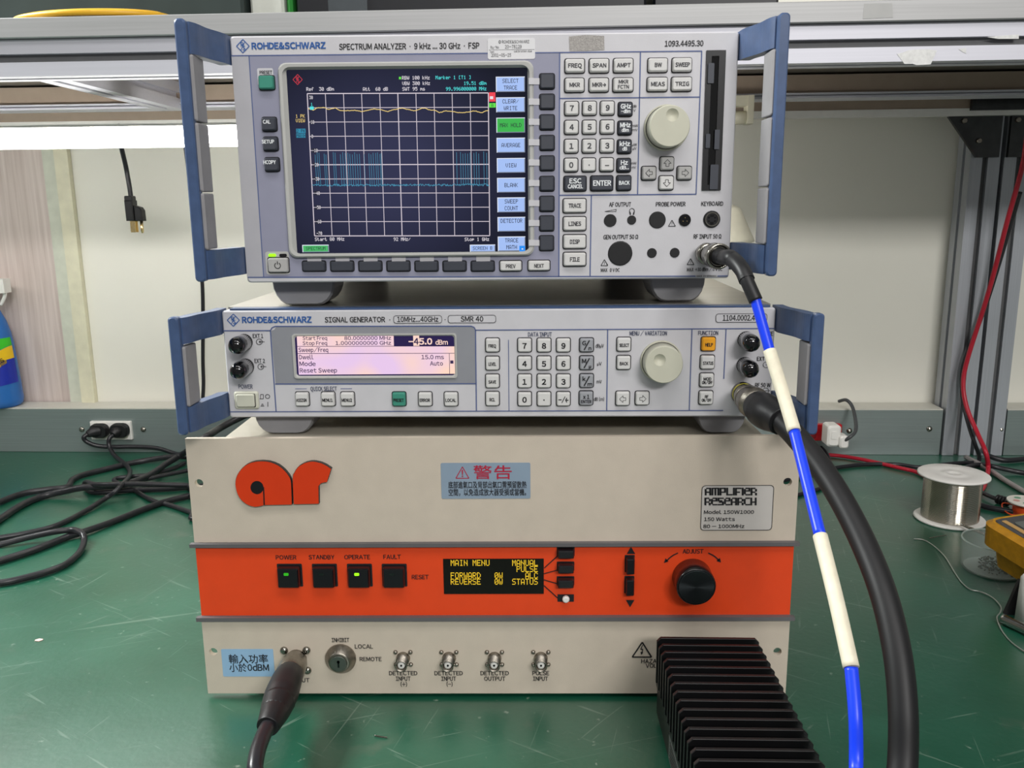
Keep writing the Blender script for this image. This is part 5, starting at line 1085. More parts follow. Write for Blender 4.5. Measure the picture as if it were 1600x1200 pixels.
mb = MB(); mb.tube(kp, [0.0080]+[0.0078]*12, 20, 0, 8); part(ck, 'jacket', mb, M('jacket_black', (18, 18, 20), 0.5, var=0.08, scale=100))

p0 = Vector((RFAMP[0], -0.008, RFAMP[1]))
ca = thing('input_cable', 'black coaxial cable with taped plug at the lower left of the beige amplifier', 'cable', tuple(p0))
e1 = on_y(452, 1055, -0.030)
mb = MB(); lathe_path(mb, p0, e1, [(-0.05, 0.0100), (0, 0.0106), (0.05, 0.0108), (0.85, 0.0112), (0.92, 0.0108), (1, 0.0104)]); part(ca, 'connector', mb, STEELROUGH, 'dull nickel connector')
mb = MB(); bt = [p0+(e1-p0)*0.93, on_y(447, 1066, -0.042), on_y(440, 1085, -0.058), on_y(432, 1106, -0.074), on_y(425, 1122, -0.088), on_y(418, 1136, -0.098)]
mb.tube(bt, [0.0108, 0.0120, 0.0128, 0.0116, 0.0096, 0.0080], 20, 0, 6); mb.tube([on_y(436, 1096, -0.067), on_y(428, 1115, -0.082)], [0.0124, 0.0102], 18, 0, 5); part(ca, 'taped_boot', mb, BLACKMATT)
mb = MB(); mb.tube([on_y(422, 1128, -0.093), on_y(412, 1148, -0.108), on_y(403, 1172, -0.125), on_y(398, 1200, -0.140), on_y(394, 1250, -0.16), Vector((-0.185, -0.23, 0.016)), Vector((-0.19, -0.32, 0.0066)), Vector((-0.195, -0.366, -0.01)), Vector((-0.20, -0.372, -0.12)), Vector((-0.20, -0.37, -0.45))], 0.0056, 16, 0, 6); part(ca, 'jacket', mb, CABLEBLACK)

# ------------------------------------------------------------------ finned attenuator
HS = thing('finned_attenuator', 'black finned heat sink block plugged into the lower right of the beige amplifier', 'heat sink', (0.1675, -0.03, 0.0), 0.0)
TI = math.radians(1.2)
hw = 0.0395
mb = MB(); mb.box(-hw+0.002, hw-0.002, -0.215, 0.0, 0.006, 0.030); mb.box(-hw+0.001, hw-0.001, -0.215, 0.0, 0.0301, 0.034); obj('base_block', mb, ANOD, HS)
mb = MB(); mb.box(-hw+0.004, hw-0.004, -0.20, -0.015, 0.0003, 0.0059); obj('foot_plate', mb, BLACKMATT, HS)
fm = MB(); zt = 0.073
fp = [(-hw, 0.0345), (hw, 0.0345), (hw, zt-0.004), (hw-0.003, zt-0.001), (-hw+0.003, zt), (-hw, zt-0.003)]
fm.prism(ccw(fp), -0.0013, 0.0013, 0, 0.0003); fme = fm.mesh('fin', [ANOD])
for k in range(20): obj('fin', fme, None, HS, (0, -0.004-0.0107*k, 0))
mb = MB(); mb.box(-hw+0.0012, -hw+0.0019, -0.135, -0.062, 0.009, 0.028); lp = obj('rating_plate', mb, M('rating_plate', (120, 122, 122), 0.35, metal=0.7), HS)
mb = MB()
for k in range(6): mb.box(-hw+0.0010, -hw+0.0012, -0.13, -0.067, 0.0115+0.0026*k, 0.0125+0.0026*k)
obj('plate_lines', mb, BLACK, lp)
mb = MB(); mb.lathe([(0, 0.010), (0.012, 0.010), (0.012, 0.008), (0.0295, 0.008)], (0, 0, 0.018), (0, 1, 0), 24); obj('connector', mb, STEELROUGH, HS)

# ------------------------------------------------------------------ things at the back of the bench, left
NC = 0
def cable(name, label, pts, r, mat, z=None, cat='cable', crop=None, group=None, lift=0.0):
    W = []
    for p in pts:
        if isinstance(p, Vector): W.append(p); continue
        u, v = p[0], p[1]
        if crop: u, v = crop[0]+u/crop[2], crop[1]+v/crop[2]
        zz = r+0.0004+lift+(p[2] if len(p) > 2 else 0.0)
        W.append(on_z(u, v, zz))
    global NC
    def tail(p):
        # the cord runs on beside the amplifier case towards its back
        global NC
        NC += 1; return Vector((-0.229-0.0100*NC, min(0.64, p.y+0.16), r+0.0004))
    if crop and not isinstance(pts[0], Vector) and pts[0][0] == 1480: W = [tail(W[0])]+W
    if crop and not isinstance(pts[-1], Vector) and pts[-1][0] == 1480: W = W+[tail(W[-1])]
    if name == 'flat_lead': W = ([Vector((0.30, W[0].y-0.06, r+0.0004))]+W) if pts[0][0] < 1240 else W+[Vector((0.30, W[-1].y-0.10, r+0.0004))]
    mb = MB(); mb.tube(W, r, 10, 0, 7)
    group = group or {'power_cord': 'black power cords on the bench left of the amplifier', 'flat_lead': 'leads lying behind the thick cable', 'coiled_lead': 'black leads beside the aluminium uprights', 'probe_lead': 'black leads right of the solder spool', 'loose_wire': 'loose bits of bare wire on the bench'}.get(name)
    return tag(obj(name, mb, mat), label, cat, group)
CL = (0, 640, 4.615)
def tpl(x, z, y=0.0): return (*rotb(x, BY+y), z)
outlet = thing('wall_socket', 'cream double socket on the metal trunking at the left, two black plugs in it', 'socket', tpl(dl(176, 672)[0], dl(176, 672)[1]-0.0165, -0.0005), BR)
mb = MB(); mb.prism(rrect(0.070, 0.032, 0.0015, 2, 0, 0.017), -0.006, 0.0, 0, 0.0012); obj('cover_plate', mb, WHITEPLASTIC, outlet)
mb = MB()
for x in (-0.017, 0.017): mb.prism(rrect(0.024, 0.026, 0.004, 3, x, 0.017), -0.0075, -0.0061)
obj('socket_face', mb, CREAM, outlet)
def plug_cord(u0, v0, tip, wall_pts, lead, label):
    b = trk(u0, v0, 0.0090)
    t = thing('power_cord', label, 'power cord', tuple(b), 0, 'black power cords on the bench left of the amplifier')
    c = trk(u0, v0, 0.0082)
    mb = MB(); mb.loft([[tuple(c+Vector((x*k_, -y, z*k_))) for x, z in rrect(0.031, 0.024, 0.010, 4)] for y, k_ in ((0.0, 0.92), (0.003, 1.0), (0.010, 0.98), (0.014, 0.86))])
    e = trk(tip[0], tip[1], 0.030)
    mb.tube([tuple(c+Vector((0, -0.008, 0))), tuple(c*0.5+e*0.5+Vector((0, -0.004, 0.001))), tuple(e)], [0.0100, 0.0085, 0.0050], 14); part(t, 'plug', mb, BLACKMATT)
    W = [e+(c-e)*0.1]+[trk(*q) for q in wall_pts]+[on_z(CL[0]+p[0]/CL[2], CL[1]+p[1]/CL[2], 0.0040+(p[2] if len(p) > 2 else 0)) for p in lead]
    mb = MB(); mb.tube(W, 0.0036, 10, 0, 7); part(t, 'cord', mb, CABLEBLACK)
    return t
plug_cord(158, 671.5, (136, 679), [(131, 683, 0.033), (134, 689, 0.032), (146, 695, 0.030), (160, 697.5, 0.026), (182, 698.2, 0.020), (210, 698, 0.014), (233, 699, 0.012), (251, 701.5, 0.014)], [(1260, 316), (1340, 338), (1480, 352)], 'black power cord from the left plug of the double socket, running right along the trunking')
plug_cord(189.5, 671, (176, 680), [(171, 685, 0.034), (170, 694, 0.036), (173, 702, 0.040)], [(830, 335, 0.006), (900, 392, 0.003), (936, 440, 0.008), (925, 490, 0.015), (880, 540, 0.018), (830, 592, 0.012), (760, 640, 0.004), (600, 740), (400, 838), (200, 890), (0, 925), (-120, 940)], 'black power cord from the right plug of the double socket, looping to the left edge')
cable('power_cord', 'black cord with a tight bend left of the amplifier, its far run nearest the socket', [(1480, 345, 0.002), (1340, 340, 0.006), (1200, 344, 0.004), (1000, 375), (800, 420), (600, 470), (522, 506), (502, 540), (470, 562), (350, 575), (200, 597), (100, 625), (0, 665), (-100, 700)], 0.0044, CABLEBLACK, crop=CL, cat='power cord')
cable('power_cord', 'thickest black cord, slanting from the amplifier down to the cord tangle', [Vector((-0.235, 0.53, 0.275)), on_y(425, 628, 0.52), on_y(380, 650, 0.50), on_y(345, 668, 0.47), on_y(312, 690, 0.43), (1340, 305, 0.022), (1200, 390, 0.008), (1080, 470, 0.006), (960, 522, 0.009), (850, 545, 0.009), (700, 556, 0.009), (600, 562, 0.009), (450, 590, 0.004), (300, 628), (150, 692), (0, 790), (-80, 840)], 0.0048, CABLEBLACK, crop=CL, cat='power cord')
cable('power_cord', 'black cord doubled back in a flat loop in the middle of the tangle', [(1480, 548, 0.01), (1360, 547, 0.010), (1000, 537, 0.016), (700, 541, 0.015), (625, 522, 0.008), (612, 550, 0.002), (650, 590), (740, 596), (900, 583), (1200, 572), (1360, 560), (1480, 560)], 0.0038, CABLEBLACK, crop=CL, cat='power cord')
cable('power_cord', 'black cord running straight from the amplifier side down to the left edge', [(1480, 605), (1365, 622), (1180, 667), (1000, 732), (800, 812), (600, 882, 0.001), (480, 920), (250, 1010), (0, 1090), (-100, 1120)], 0.0042, CABLEBLACK, crop=CL, cat='power cord')
cable('power_cord', 'black cord hooking round in a wide loop nearest the lower left edge', [(-100, 990), (0, 972), (200, 922, 0.004), (400, 880, 0.008), (530, 868, 0.008), (592, 893, 0.009), (606, 950, 0.003), (572, 1030), (480, 1110), (350, 1165), (220, 1202), (60, 1240), (-100, 1260)], 0.0038, CABLEBLACK, crop=CL, cat='power cord')
cable('power_cord', 'thin black cord crossing under the straight cord beside the amplifier', [(1330, 385), (1310, 395), (1250, 422), (1100, 466), (870, 490), (822, 508), (850, 528), (960, 578), (1100, 655), (1230, 690, -0.0005), (1375, 740), (1480, 770)], 0.0033, CABLEBLACK, crop=CL, cat='power cord')
cable('power_cord', 'thin black cord entering the tangle just behind the amplifier corner', [(1480, 410), (1350, 440), (1200, 470), (1100, 492), (1000, 512), (950, 528)], 0.0033, CABLEBLACK, crop=CL, cat='power cord', lift=0.004)

# hanging cord with plug, upper left
hy = 0.735
hp = thing('hanging_power_cord', 'black cord hanging under the lamp with a three-pin plug against the wall', 'power cord', tuple(on_y(205, 345, hy)))
mb = MB(); mb.tube([on_y(186, 196, 0.685), on_y(189, 226, 0.715), on_y(197, 262, hy), on_y(202, 290, hy), on_y(204.5, 308, hy)], 0.0036, 10); part(hp, 'cord', mb, CABLEBLACK)
pc = on_y(206, 326, hy); k = 1/1050.0
mb = MB(); X = lambda u: on_y(u, 326, hy).x; Z = lambda v: on_y(206, v, hy).z
mb.prism(rrect(0.0125, Z(306)-Z(315), 0.002, 3, X(204.5), (Z(306)+Z(315))/2), hy-0.007, hy+0.007, 0, 0.001); mb.prism(ccw([(X(199.3), Z(345)), (X(211.5), Z(345)), (X(211.5), Z(313)), (X(199), Z(313))]), hy-0.010, hy+0.008, 0, 0.0015); mb.prism(ccw([(X(212), Z(345.5)), (X(224.3), Z(345.5)), (X(224), Z(329)), (X(221), Z(324)), (X(212), Z(321))]), hy-0.008, hy+0.006, 0, 0.0015); part(hp, 'plug', mb, BLACKMATT)
for u, w_ in ((207, 0.0066), (203.5, 0.0)):
    if w_: mb = MB(); mb.box(X(203.4), X(211), hy-0.0055, hy-0.004, Z(363), Z(345.2)); part(hp, 'blade_pin', mb, BRASS)
mb = MB(); mb.box(X(203.4), X(211), hy+0.004, hy+0.0055, Z(363), Z(345.2)); part(hp, 'blade_pin', mb, BRASS)
mb = MB(); mb.lathe([(0, 0.0024), (0.016, 0.0024), (0.019, 0.0012)], (X(219.5), hy-0.001, Z(345.6)), (0, 0, -1), 10); part(hp, 'earth_pin', mb, BRASS)
mb = MB(); mb.tube([on_y(287, 205, 0.685), on_y(291, 240, 0.72), on_y(303, 330, 0.742), on_y(314, 420, 0.745), on_y(317, 470, 0.745), on_y(317, 560, 0.745), on_y(318, 600, 0.742), on_y(316, 634, 0.738)], 0.0030, 10)
tag(obj('vertical_cable', mb, CABLEBLACK), 'thin black cord running down the wall behind the left handles', 'cord')

# detergent bottle at the left edge
bt = thing('spray_bottle', 'blue plastic bottle with green and yellow label at the left edge', 'bottle', tuple(Vector(tpl(-0.823, 0.0768, 0.024))), 0)
BLUEPL = M('bottle_blue', (58, 122, 200), 0.12, var=0.03, trans=0.25, ior=1.3, emit=None)
bx = on_y(0, 560, 0.76).x
kz = 1/965.0; R0 = 0.034
prof = [(0, R0*0.80), (0.004, R0*0.96), (0.012, R0), (0.040, R0*0.97), (0.085, R0*0.90), (0.108, R0*0.86), (0.125, R0*0.80), (0.145, R0*0.66), (0.160, R0*0.48), (0.170, 0.012), (0.180, 0.012)]
mb = MB(); mb.lathe(prof, (0, 0, 0), (0, 0, 1), 36); obj('bottle_body', mb, BLUEPL, bt)
def band(z0a, z0b, z1a, z1b, m, nm):
    # wrap-around label band, edges sloping from the left to the right side
    mb = MB(); n = 30; lo = []; hi = []
    def rad(z):
        for i in range(len(prof)-1):
            if prof[i][0] <= z <= prof[i+1][0]: t = (z-prof[i][0])/(prof[i+1][0]-prof[i][0]); return prof[i][1]*(1-t)+prof[i+1][1]*t
        return 0.01
    rows = []
    for r in range(4):
        row = []
        for k in range(n+1):
            a = -math.pi+math.pi*k/n; s = (math.cos(a)+1)/2; z0 = z0a*(1-s)+z0b*s; z1 = z1a*(1-s)+z1b*s; z = z0+(z1-z0)*r/3
            q = rad(z)+0.0004; row.append((q*math.cos(a), q*math.sin(a), z))
        rows.append(row)
    v = [p for r in rows for p in r]; f = [(r*(n+1)+k, r*(n+1)+k+1, (r+1)*(n+1)+k+1, (r+1)*(n+1)+k) for r in range(3) for k in range(n)]
    mb.add(v, f, 0, True); return obj(nm, mb, m, bt)
band(0.030, 0.042, 0.066, 0.083, M('label_blue', (28, 46, 160), 0.35), 'label_band'); lb = band(0.028, 0.080, 0.066, 0.104, M('label_yellow', (232, 190, 30), 0.35), 'label_band'); band(0.068, 0.1045, 0.116, 0.118, M('label_green', (60, 190, 40), 0.35), 'label_band')
mb = MB(); mb.text('pes', 0, 0, 0.0085, 0, None, 'c', 0.01); o = obj('label_lettering', mb, LETTER, lb, (0.0185, -0.0282, 0.079)); o.rotation_euler = (0, -0.55, 0.55)
mb = MB(); mb.lathe([(0.1705, 0.014), (0.190, 0.014), (0.192, 0.011)], (0, 0, 0), (0, 0, 1), 24); mb.box(-0.02, 0.035, -0.010, 0.010, 0.192, 0.215); mb.tube([(0.03, 0, 0.2), (0.028, 0, 0.185), (0.02, 0, 0.172)], [0.004, 0.003, 0.0025], 8); obj('spray_head', mb, WHITEPLASTIC, bt)
bt.location = Vector((on_y(-3, 560, 0.766).x, 0.7605, 0.0768))

# ------------------------------------------------------------------ back of the bench, right
REDP = M('socket_red', (190, 18, 30), 0.4)
x0, z0 = dl(1245, 686); x1, z1 = dl(1313, 661)
rs = thing('red_socket_strip', 'red socket strip on the trunking behind the right blue handles', 'socket', tpl((x0+x1)/2, z0, -0.0004), BR)
mb = MB(); mb.prism(rrect(x1-x0, z1-z0, 0.0015, 2, 0, (z1-z0)/2), -0.010, 0, 0, 0.001); obj('cover_plate', mb, REDP, rs)
mb = MB(); mb.prism(rrect(0.020, (z1-z0)*0.7, 0.002, 2, -(x1-x0)*0.25, (z1-z0)/2), -0.0112, -0.0102); obj('socket_face', mb, M('socket_dark_red', (120, 10, 20), 0.4), rs)
wp = thing('white_plug', 'white plug with a grey cord in the red socket strip', 'plug', tuple(on_y(1305, 680, 0.66)))
c0 = on_y(1297, 676, 0.668); c1 = on_y(1309, 685, 0.650)
mb = MB(); mb.prism(rrect(0.021, 0.034, 0.005, 3, c0.x, c0.z-0.001), 0.648, 0.6745, 0, 0.003); mb.prism(rrect(0.014, 0.020, 0.004, 3, c0.x+0.014, c0.z-0.009), 0.642, 0.664, 0, 0.002); mb.prism(rrect(0.008, 0.012, 0.002, 3, c0.x-0.001, c0.z+0.001), 0.6468, 0.6482); part(wp, 'plug', mb, WHITEPLASTIC)
mb = MB(); mb.tube([on_y(1316, 690, 0.648), on_y(1328, 683, 0.64), on_y(1337, 672, 0.65), on_y(1336, 652, 0.67), on_y(1331, 634, 0.69), on_y(1322, 625, 0.70), on_y(1311, 627, 0.715)], 0.0028, 10); part(wp, 'cord', mb, M('cord_dark_grey', (72, 74, 76), 0.4))
REDC = M('cable_red', (176, 28, 48), 0.35, var=0.05)
mb = MB(); mb.tube([on_y(1606, 200, 0.60), on_y(1597, 262, 0.61), on_y(1574, 345, 0.63), on_y(1545, 455, 0.655), on_y(1512, 560, 0.67), on_y(1505, 602, 0.668), on_y(1511, 638, 0.655), on_y(1526, 674, 0.63), on_y(1540, 706, 0.595), on_z(1544, 731, 0.010), on_z(1540, 750, 0.004), on_z(1532, 766, 0.004), on_z(1500, 775, 0.004)], 0.0034, 10, 0, 8)
tag(obj('test_lead', mb, REDC), 'red test lead falling in front of the aluminium uprights to the bench', 'cable')
mb = MB(); mb.tube([on_y(1594, 300, 0.640), on_y(1573, 372, 0.660), on_y(1540, 478, 0.680), on_y(1510, 556, 0.687), on_y(1503, 590, 0.687), on_y(1505, 628, 0.680), on_y(1513, 662, 0.66), on_y(1522, 690, 0.635), on_z(1530, 714, 0.012), on_z(1524, 722, 0.0036), on_z(1490, 724, 0.0034), on_z(1440, 730, 0.0034), on_z(1400, 725.5, 0.0034), on_z(1345, 726, 0.0034), on_z(1295, 733, 0.0034), on_z(1250, 745, 0.0034), Vector((0.29, 0.50, 0.0034))], 0.0031, 10, 0, 8)
tag(obj('test_lead', mb, CABLEBLACK), 'black test lead following the red one, then left across the bench', 'cable')
cable('flat_lead', 'red lead lying on the bench behind the thick black cable', [(1235, 708), (1265, 709), (1310, 712), (1345, 717.5), (1375, 724), (1405, 731), (1430, 737), (1448, 746), (1470, 760)], 0.0030, REDC, lift=0.0002)
cable('flat_lead', 'black lead on the bench dropping from the red socket strip', [(1262, 692, 0.020), (1278, 695, 0.012), (1291, 708, 0.005), (1297, 722, 0.004), (1298, 738, 0.006), (1290, 760)], 0.0028, CABLEBLACK)
cable('coiled_lead', 'black lead curled in a loop beside the uprights at the right edge', [(1640, 712), (1600, 717), (1570, 719), (1545, 712, 0.004), (1537, 702, 0.006), (1545, 692, 0.004), (1565, 685), (1600, 689), (1640, 700)], 0.0040, CABLEBLACK, lift=0.0006)
cable('coiled_lead', 'black lead slanting from the upright foot to the right edge', [(1480, 741), (1515, 729), (1535, 726, 0.001), (1548, 728, 0.007), (1575, 734, 0.003), (1600, 739), (1640, 746)], 0.0036, CABLEBLACK, lift=0.0002)
cable('grey_conduit', 'pale grey cord lying straight from the upright foot to the right edge', [(1509, 714), (1540, 730, 0.0005), (1570, 750), (1602, 769), (1650, 796)], 0.0036, M('cord_pale_grey', (158, 152, 150), 0.5))
t = cable('probe_lead', 'upper black lead with a ribbed boot right of the solder spool', [(1512, 765), (1530, 768), (1548, 776), (1562, 781), (1590, 788), (1630, 800)], 0.0030, CABLEBLACK, lift=0.003)
mb = MB(); a, b = on_z(1557, 779, 0.0064), on_z(1577, 785, 0.0064)
for k_ in range(4): c = a+(b-a)*(k_/4); mb.lathe([(0, 0.0045), (0.001, 0.0062), (0.0030, 0.0062), (0.0038, 0.0045)], tuple(c), tuple(b-a), 14)
bo = obj('ribbed_boot', mb, BLACKMATT, t); bo.data.transform(Matrix.Translation(-t.location))
cable('probe_lead', 'lower black lead right of the solder spool', [(1510, 785), (1527, 788), (1545, 793), (1566, 797), (1600, 803), (1640, 812)], 0.0036, CABLEBLACK)

# solder spool
c = on_z(1483, 811.5, 0)
sp = thing('solder_spool', 'spool of silvery solder wire with white plastic flanges', 'spool', (c.x, c.y, 0.0003))
mb = MB(); mb.lathe([(0, 0.0415), (0.0012, 0.0425), (0.0022, 0.0425), (0.0034, 0.0410)], (0, 0, 0), (0, 0, 1), 48); obj('lower_flange', mb, WHITEPLASTIC, sp)
mb = MB(); mb.lathe([(0, 0.0340), (0.0005, 0.0425), (0.0022, 0.0425), (0.0032, 0.0410), (0.0032, 0.024), (0.0026, 0.022), (0.0026, 0.013), (0.0031, 0.012), (0.0031, 0.006), (0.0020, 0.005)], (0, 0, 0.0590), (0, 0, 1), 48, cap=(True, True)); obj('upper_flange', mb, WHITEPLASTIC, sp)
mb = MB(); pr = []
n = 46
for k_ in range(n):
    z = 0.0038+0.0548*k_/n; pr += [(z, 0.0338), (z+0.00035, 0.0343), (z+0.0009, 0.0343)]
mb.lathe(pr, (0, 0, 0), (0, 0, 1), 40); obj('solder_winding', mb, M('solder_wire', (190, 184, 172), 0.16, metal=1.0, var=0.08), sp)
mb = MB(); W = [on_z(1500, 818, 0.010)-sp.location, on_z(1507, 822, 0.008)-sp.location, on_y(1520, 827, 0.35)-sp.location, on_y(1540, 836, 0.315)-sp.location]
mb.tube(W, [0.0010, 0.0014, 0.0020, 0.0018], 8); obj('solder_end', mb, STEEL, sp)

# cup of metal scrap
c = on_z(1552, 890, 0)
cu_ = thing('plastic_cup', 'low frosted plastic cup of metal scraps beside the multimeter', 'cup', (c.x, c.y, 0.0003))
FROST = M('frosted_plastic', (226, 236, 232), 0.35, var=0, trans=0.0, alpha=0.20)
mb = MB(); mb.lathe([(0.0, 0.0305), (0.001, 0.0325), (0.003, 0.0335), (0.0335, 0.0350), (0.0347, 0.0347), (0.0347, 0.0338), (0.0335, 0.0335), (0.003, 0.0318), (0.0015, 0.030)], (0, 0, 0), (0, 0, 1), 48, cap=(True, True)); obj('cup_wall', mb, FROST, cu_)
mb = MB(); mb.lathe([(0.0338, 0.0351), (0.0350, 0.0349), (0.0352, 0.0343), (0.0350, 0.0337), (0.0338, 0.0335)], (0, 0, 0), (0, 0, 1), 48, cap=(False, False)); obj('cup_rim', mb, M('cup_rim_white', (206, 220, 214), 0.35, var=0, alpha=0.6), cu_)
mb = MB(); mb.lathe([(0.0012, 0.0300), (0.0022, 0.0300)], (0, 0, 0), (0, 0, 1), 40); obj('cup_base', mb, M('cup_base_white', (206, 220, 214), 0.4, var=0, alpha=0.45), cu_)
mb = MB(); rnd = random.Random(5)
for k_ in range(170):
    a = rnd.uniform(0, 6.28); rr = 0.022*math.sqrt(rnd.random()); p = Vector((0.004+rr*math.cos(a), rr*math.sin(a)-0.004, 0.0030+rnd.random()*0.007)); d = Vector((rnd.uniform(-1, 1), rnd.uniform(-1, 1), rnd.uniform(-0.5, 0.5))).normalized()*rnd.uniform(0.0015, 0.0045)
    mb.lathe([(0, 0.0005+rnd.random()*0.0006), (d.length, 0.0005+rnd.random()*0.0005)], tuple(p), tuple(d), 5)
o = obj('metal_scraps', mb, M('scrap_metal', (96, 92, 88), 0.3, metal=0.7), cu_); o['kind'] = 'stuff'

# multimeter propped on its stand at the right edge
MY = M('meter_yellow', (192, 136, 22), 0.5, var=0.14, scale=140, bump=0.1)
a0 = on_z(1537, 812, 0.082)
mm = thing('multimeter', 'yellow cased multimeter propped up at the right edge of the bench', 'multimeter', (a0.x, a0.y, 0.0003), 0.0)
def MP(u, v, z): p = on_z(u, v, z)-mm.location; return (p.x, p.y, p.z)
# top face corners (photo): back-left corner, along the back edge to the right, along the left edge to the front
TLc = on_z(1532, 809, 0.080); BK = on_z(1627, 795, 0.080); FRc = on_z(1634, 910, 0.064)
ex = (BK-TLc).normalized(); ey = (FRc-TLc); ey = (ey-ex*ey.dot(ex)).normalized(); ez = ex.cross(-ey).normalized()
if ez.z < 0: ez = -ez
Mw = Matrix(((ex.x, -ey.x, ez.x, 0), (ex.y, -ey.y, ez.y, 0), (ex.z, -ey.z, ez.z, 0), (0, 0, 0, 1)))
Mw.translation = TLc-mm.location
LX, LY = 0.185, 0.092
def slab(mb, inset, z0, z1, r, mi=0, flare=0.0, bev=0.002):
    q = rrect(LX-2*inset, LY-2*inset, r, 5, LX/2, -LY/2); q2 = rrect(LX-2*inset-2*flare, LY-2*inset-2*flare, r, 5, LX/2, -LY/2); q3 = rrect(LX-2*inset-2*bev, LY-2*inset-2*bev, r, 5, LX/2, -LY/2)
    mb.loft([[(x, y, z0) for x, y in q2], [(x, y, z1-bev) for x, y in q], [(x, y, z1) for x, y in q3]], mi, False, mat=Mw)
mb = MB(); slab(mb, 0.0, -0.026, 0.0, 0.014, 0, 0.002, 0.004); slab(mb, 0.010, -0.048, -0.0261, 0.012, 0, 0.004); obj('holster', mb, MY, mm)
mb = MB(); slab(mb, 0.008, 0.0002, 0.0022, 0.006); obj('meter_face', mb, M('meter_dark_grey', (72, 72, 74), 0.4), mm)
mb = MB(); q = rrect(0.062, 0.050, 0.003, 3, 0.052, -LY/2); mb.loft([[(x, y, 0.0023) for x, y in q], [(x, y, 0.0030) for x, y in q]], mat=Mw); obj('display', mb, M('meter_lcd', (104, 108, 104), 0.3), mm)
mb = MB(); q = rrect(0.006, 0.030, 0.001, 2, 0.0145, -0.030); mb.loft([[(x, y, 0.0023) for x, y in q], [(x, y, 0.0028) for x, y in q]], mat=Mw); obj('badge_strip', mb, M('badge_ochre', (196, 156, 96), 0.4), mm)
mb = MB(); mb.lathe([(0.0023, 0.020), (0.010, 0.018), (0.011, 0.016)], (0.125, -LY/2, 0), (0, 0, 1), 28); o = obj('dial', mb, BLACK, mm); o.data.transform(Mw)
mb = MB()
B0 = Vector(MP(1594, 912, 0.030)); B1 = Vector(MP(1576, 960, 0.002)); dxy = Vector((0.0, 0.0, 0))
q = [(1594, 906, 0.034), (1603, 910, 0.034), (1598, 962, 0.0006), (1570, 960, 0.0006)]
v = [Vector(MP(*p)) for p in q]; th = Vector((0.0, 0.004, 0.0))
mb.add(v+[p+th for p in v], [(0, 1, 2, 3), (7, 6, 5, 4), (0, 4, 5, 1), (1, 5, 6, 2), (2, 6, 7, 3), (3, 7, 4, 0)]); obj('tilt_stand', mb, BLACK, mm)
mb = MB(); W = [on_z(1567, 967, 0.0056), on_z(1600, 982, 0.0056), on_z(1660, 1011, 0.0056)]
mb.tube(W, 0.0050, 14); sd = tag(obj('metal_rod', mb, M('rod_chrome', (190, 190, 190), 0.15, metal=1.0, var=0)), 'short shiny metal rod on the bench in front of the multimeter', 'tool')
mb = MB(); c = on_z(1606, 972, 0); mb.lathe([(0.0004, 0.0115), (0.045, 0.0105), (0.048, 0.0085)], (c.x, c.y, 0), (0, 0, 1), 24); tag(obj('white_tube', mb, WHITEPLASTIC), 'white cylindrical tube under the multimeter at the right edge', 'tube')

# orange wire reel at the right edge
c = on_z(1601, 806, 0)
wr = thing('wire_reel', 'small orange wire reel with a white printed flange at the right edge', 'reel', (c.x, c.y, 0.0003))
mb = MB(); mb.lathe([(0, 0.0165), (0.0015, 0.0165), (0.0015, 0.011), (0.018, 0.011)], (0, 0, 0), (0, 0, 1), 28); obj('reel_core', mb, WHITEPLASTIC, wr)
mb = MB(); mb.lathe([(0.0016, 0.0150), (0.0178, 0.0150)], (0, 0, 0), (0, 0, 1), 28); obj('orange_wire', mb, M('wire_orange', (226, 80, 30), 0.45, bump=0.3, bscale=900), wr)
mb = MB(); mb.lathe([(0.0181, 0.0225), (0.0205, 0.0225)], (0, 0, 0), (0, 0, 1), 32); fl_ = obj('printed_flange', mb, M('flange_cream', (226, 222, 212), 0.5), wr)
mb = MB()
for k_ in range(5):
    a = 2.0+k_*1.1; mb.lathe([(0.0206, 0.0042), (0.0208, 0.0042)], (0.0125*math.cos(a), 0.0125*math.sin(a), 0), (0, 0, 1), 7, k_ % 2)
obj('flange_print', mb, [M('print_green', (110, 160, 130), 0.5), M('print_pink', (206, 150, 140), 0.5)], fl_)
mb = MB(); W = [on_z(1590, 790, 0.012), on_z(1568, 786, 0.006), on_z(1567, 795, 0.0045), on_z(1577, 803, 0.004), on_z(1588, 806, 0.004)]
mb.tube([p-wr.location for p in W], 0.0010, 6); obj('wire_end', mb, bpy.data.materials['wire_orange'], wr)

# loose thin wires on the bench
WIRE = M('bare_wire', (190, 196, 188), 0.3, metal=0.7)
cable('loose_wire', 'long thin bare wire curling over the green bench toward the right edge', [(1428, 842), (1441, 843), (1452, 848), (1463, 856), (1475, 868), (1483, 880), (1492, 895), (1501, 908), (1510, 917), (1519, 922), (1530, 924), (1545, 930), (1557, 939), (1564, 949), (1563, 957), (1558, 964), (1561, 976), (1568, 989), (1580, 1003), (1601, 1018), (1640, 1040)], 0.0007, WIRE, cat='wire')
cable('loose_wire', 'short bright wire offcut on the bench in front of the solder spool', [(1452, 841), (1461, 839), (1479, 836)], 0.0005, STEEL, cat='wire')
mb = MB(); a, b = on_z(585, 1149, 0.0009), on_z(605, 1152, 0.0009); mb.tube([a, (a+b)/2+Vector((0, -0.0004, 0)), b], 0.0005, 6); tag(obj('wire_offcut', mb, STEEL), 'tiny wire offcut on the green bench in front of the amplifier', 'wire')
c = on_z(61, 1001, 0); mb = MB(); mb.loft([[(c.x+0.0035*math.cos(k_)+0.001*math.sin(3*k_), c.y+0.0024*math.sin(k_), zz) for k_ in [i*0.785 for i in range(8)]] for zz in (0.0003, 0.001)]); tag(obj('paper_scrap', mb, M('scrap_pink', (222, 196, 186), 0.6)), 'tiny pale scrap on the bench at the left', 'scrap')

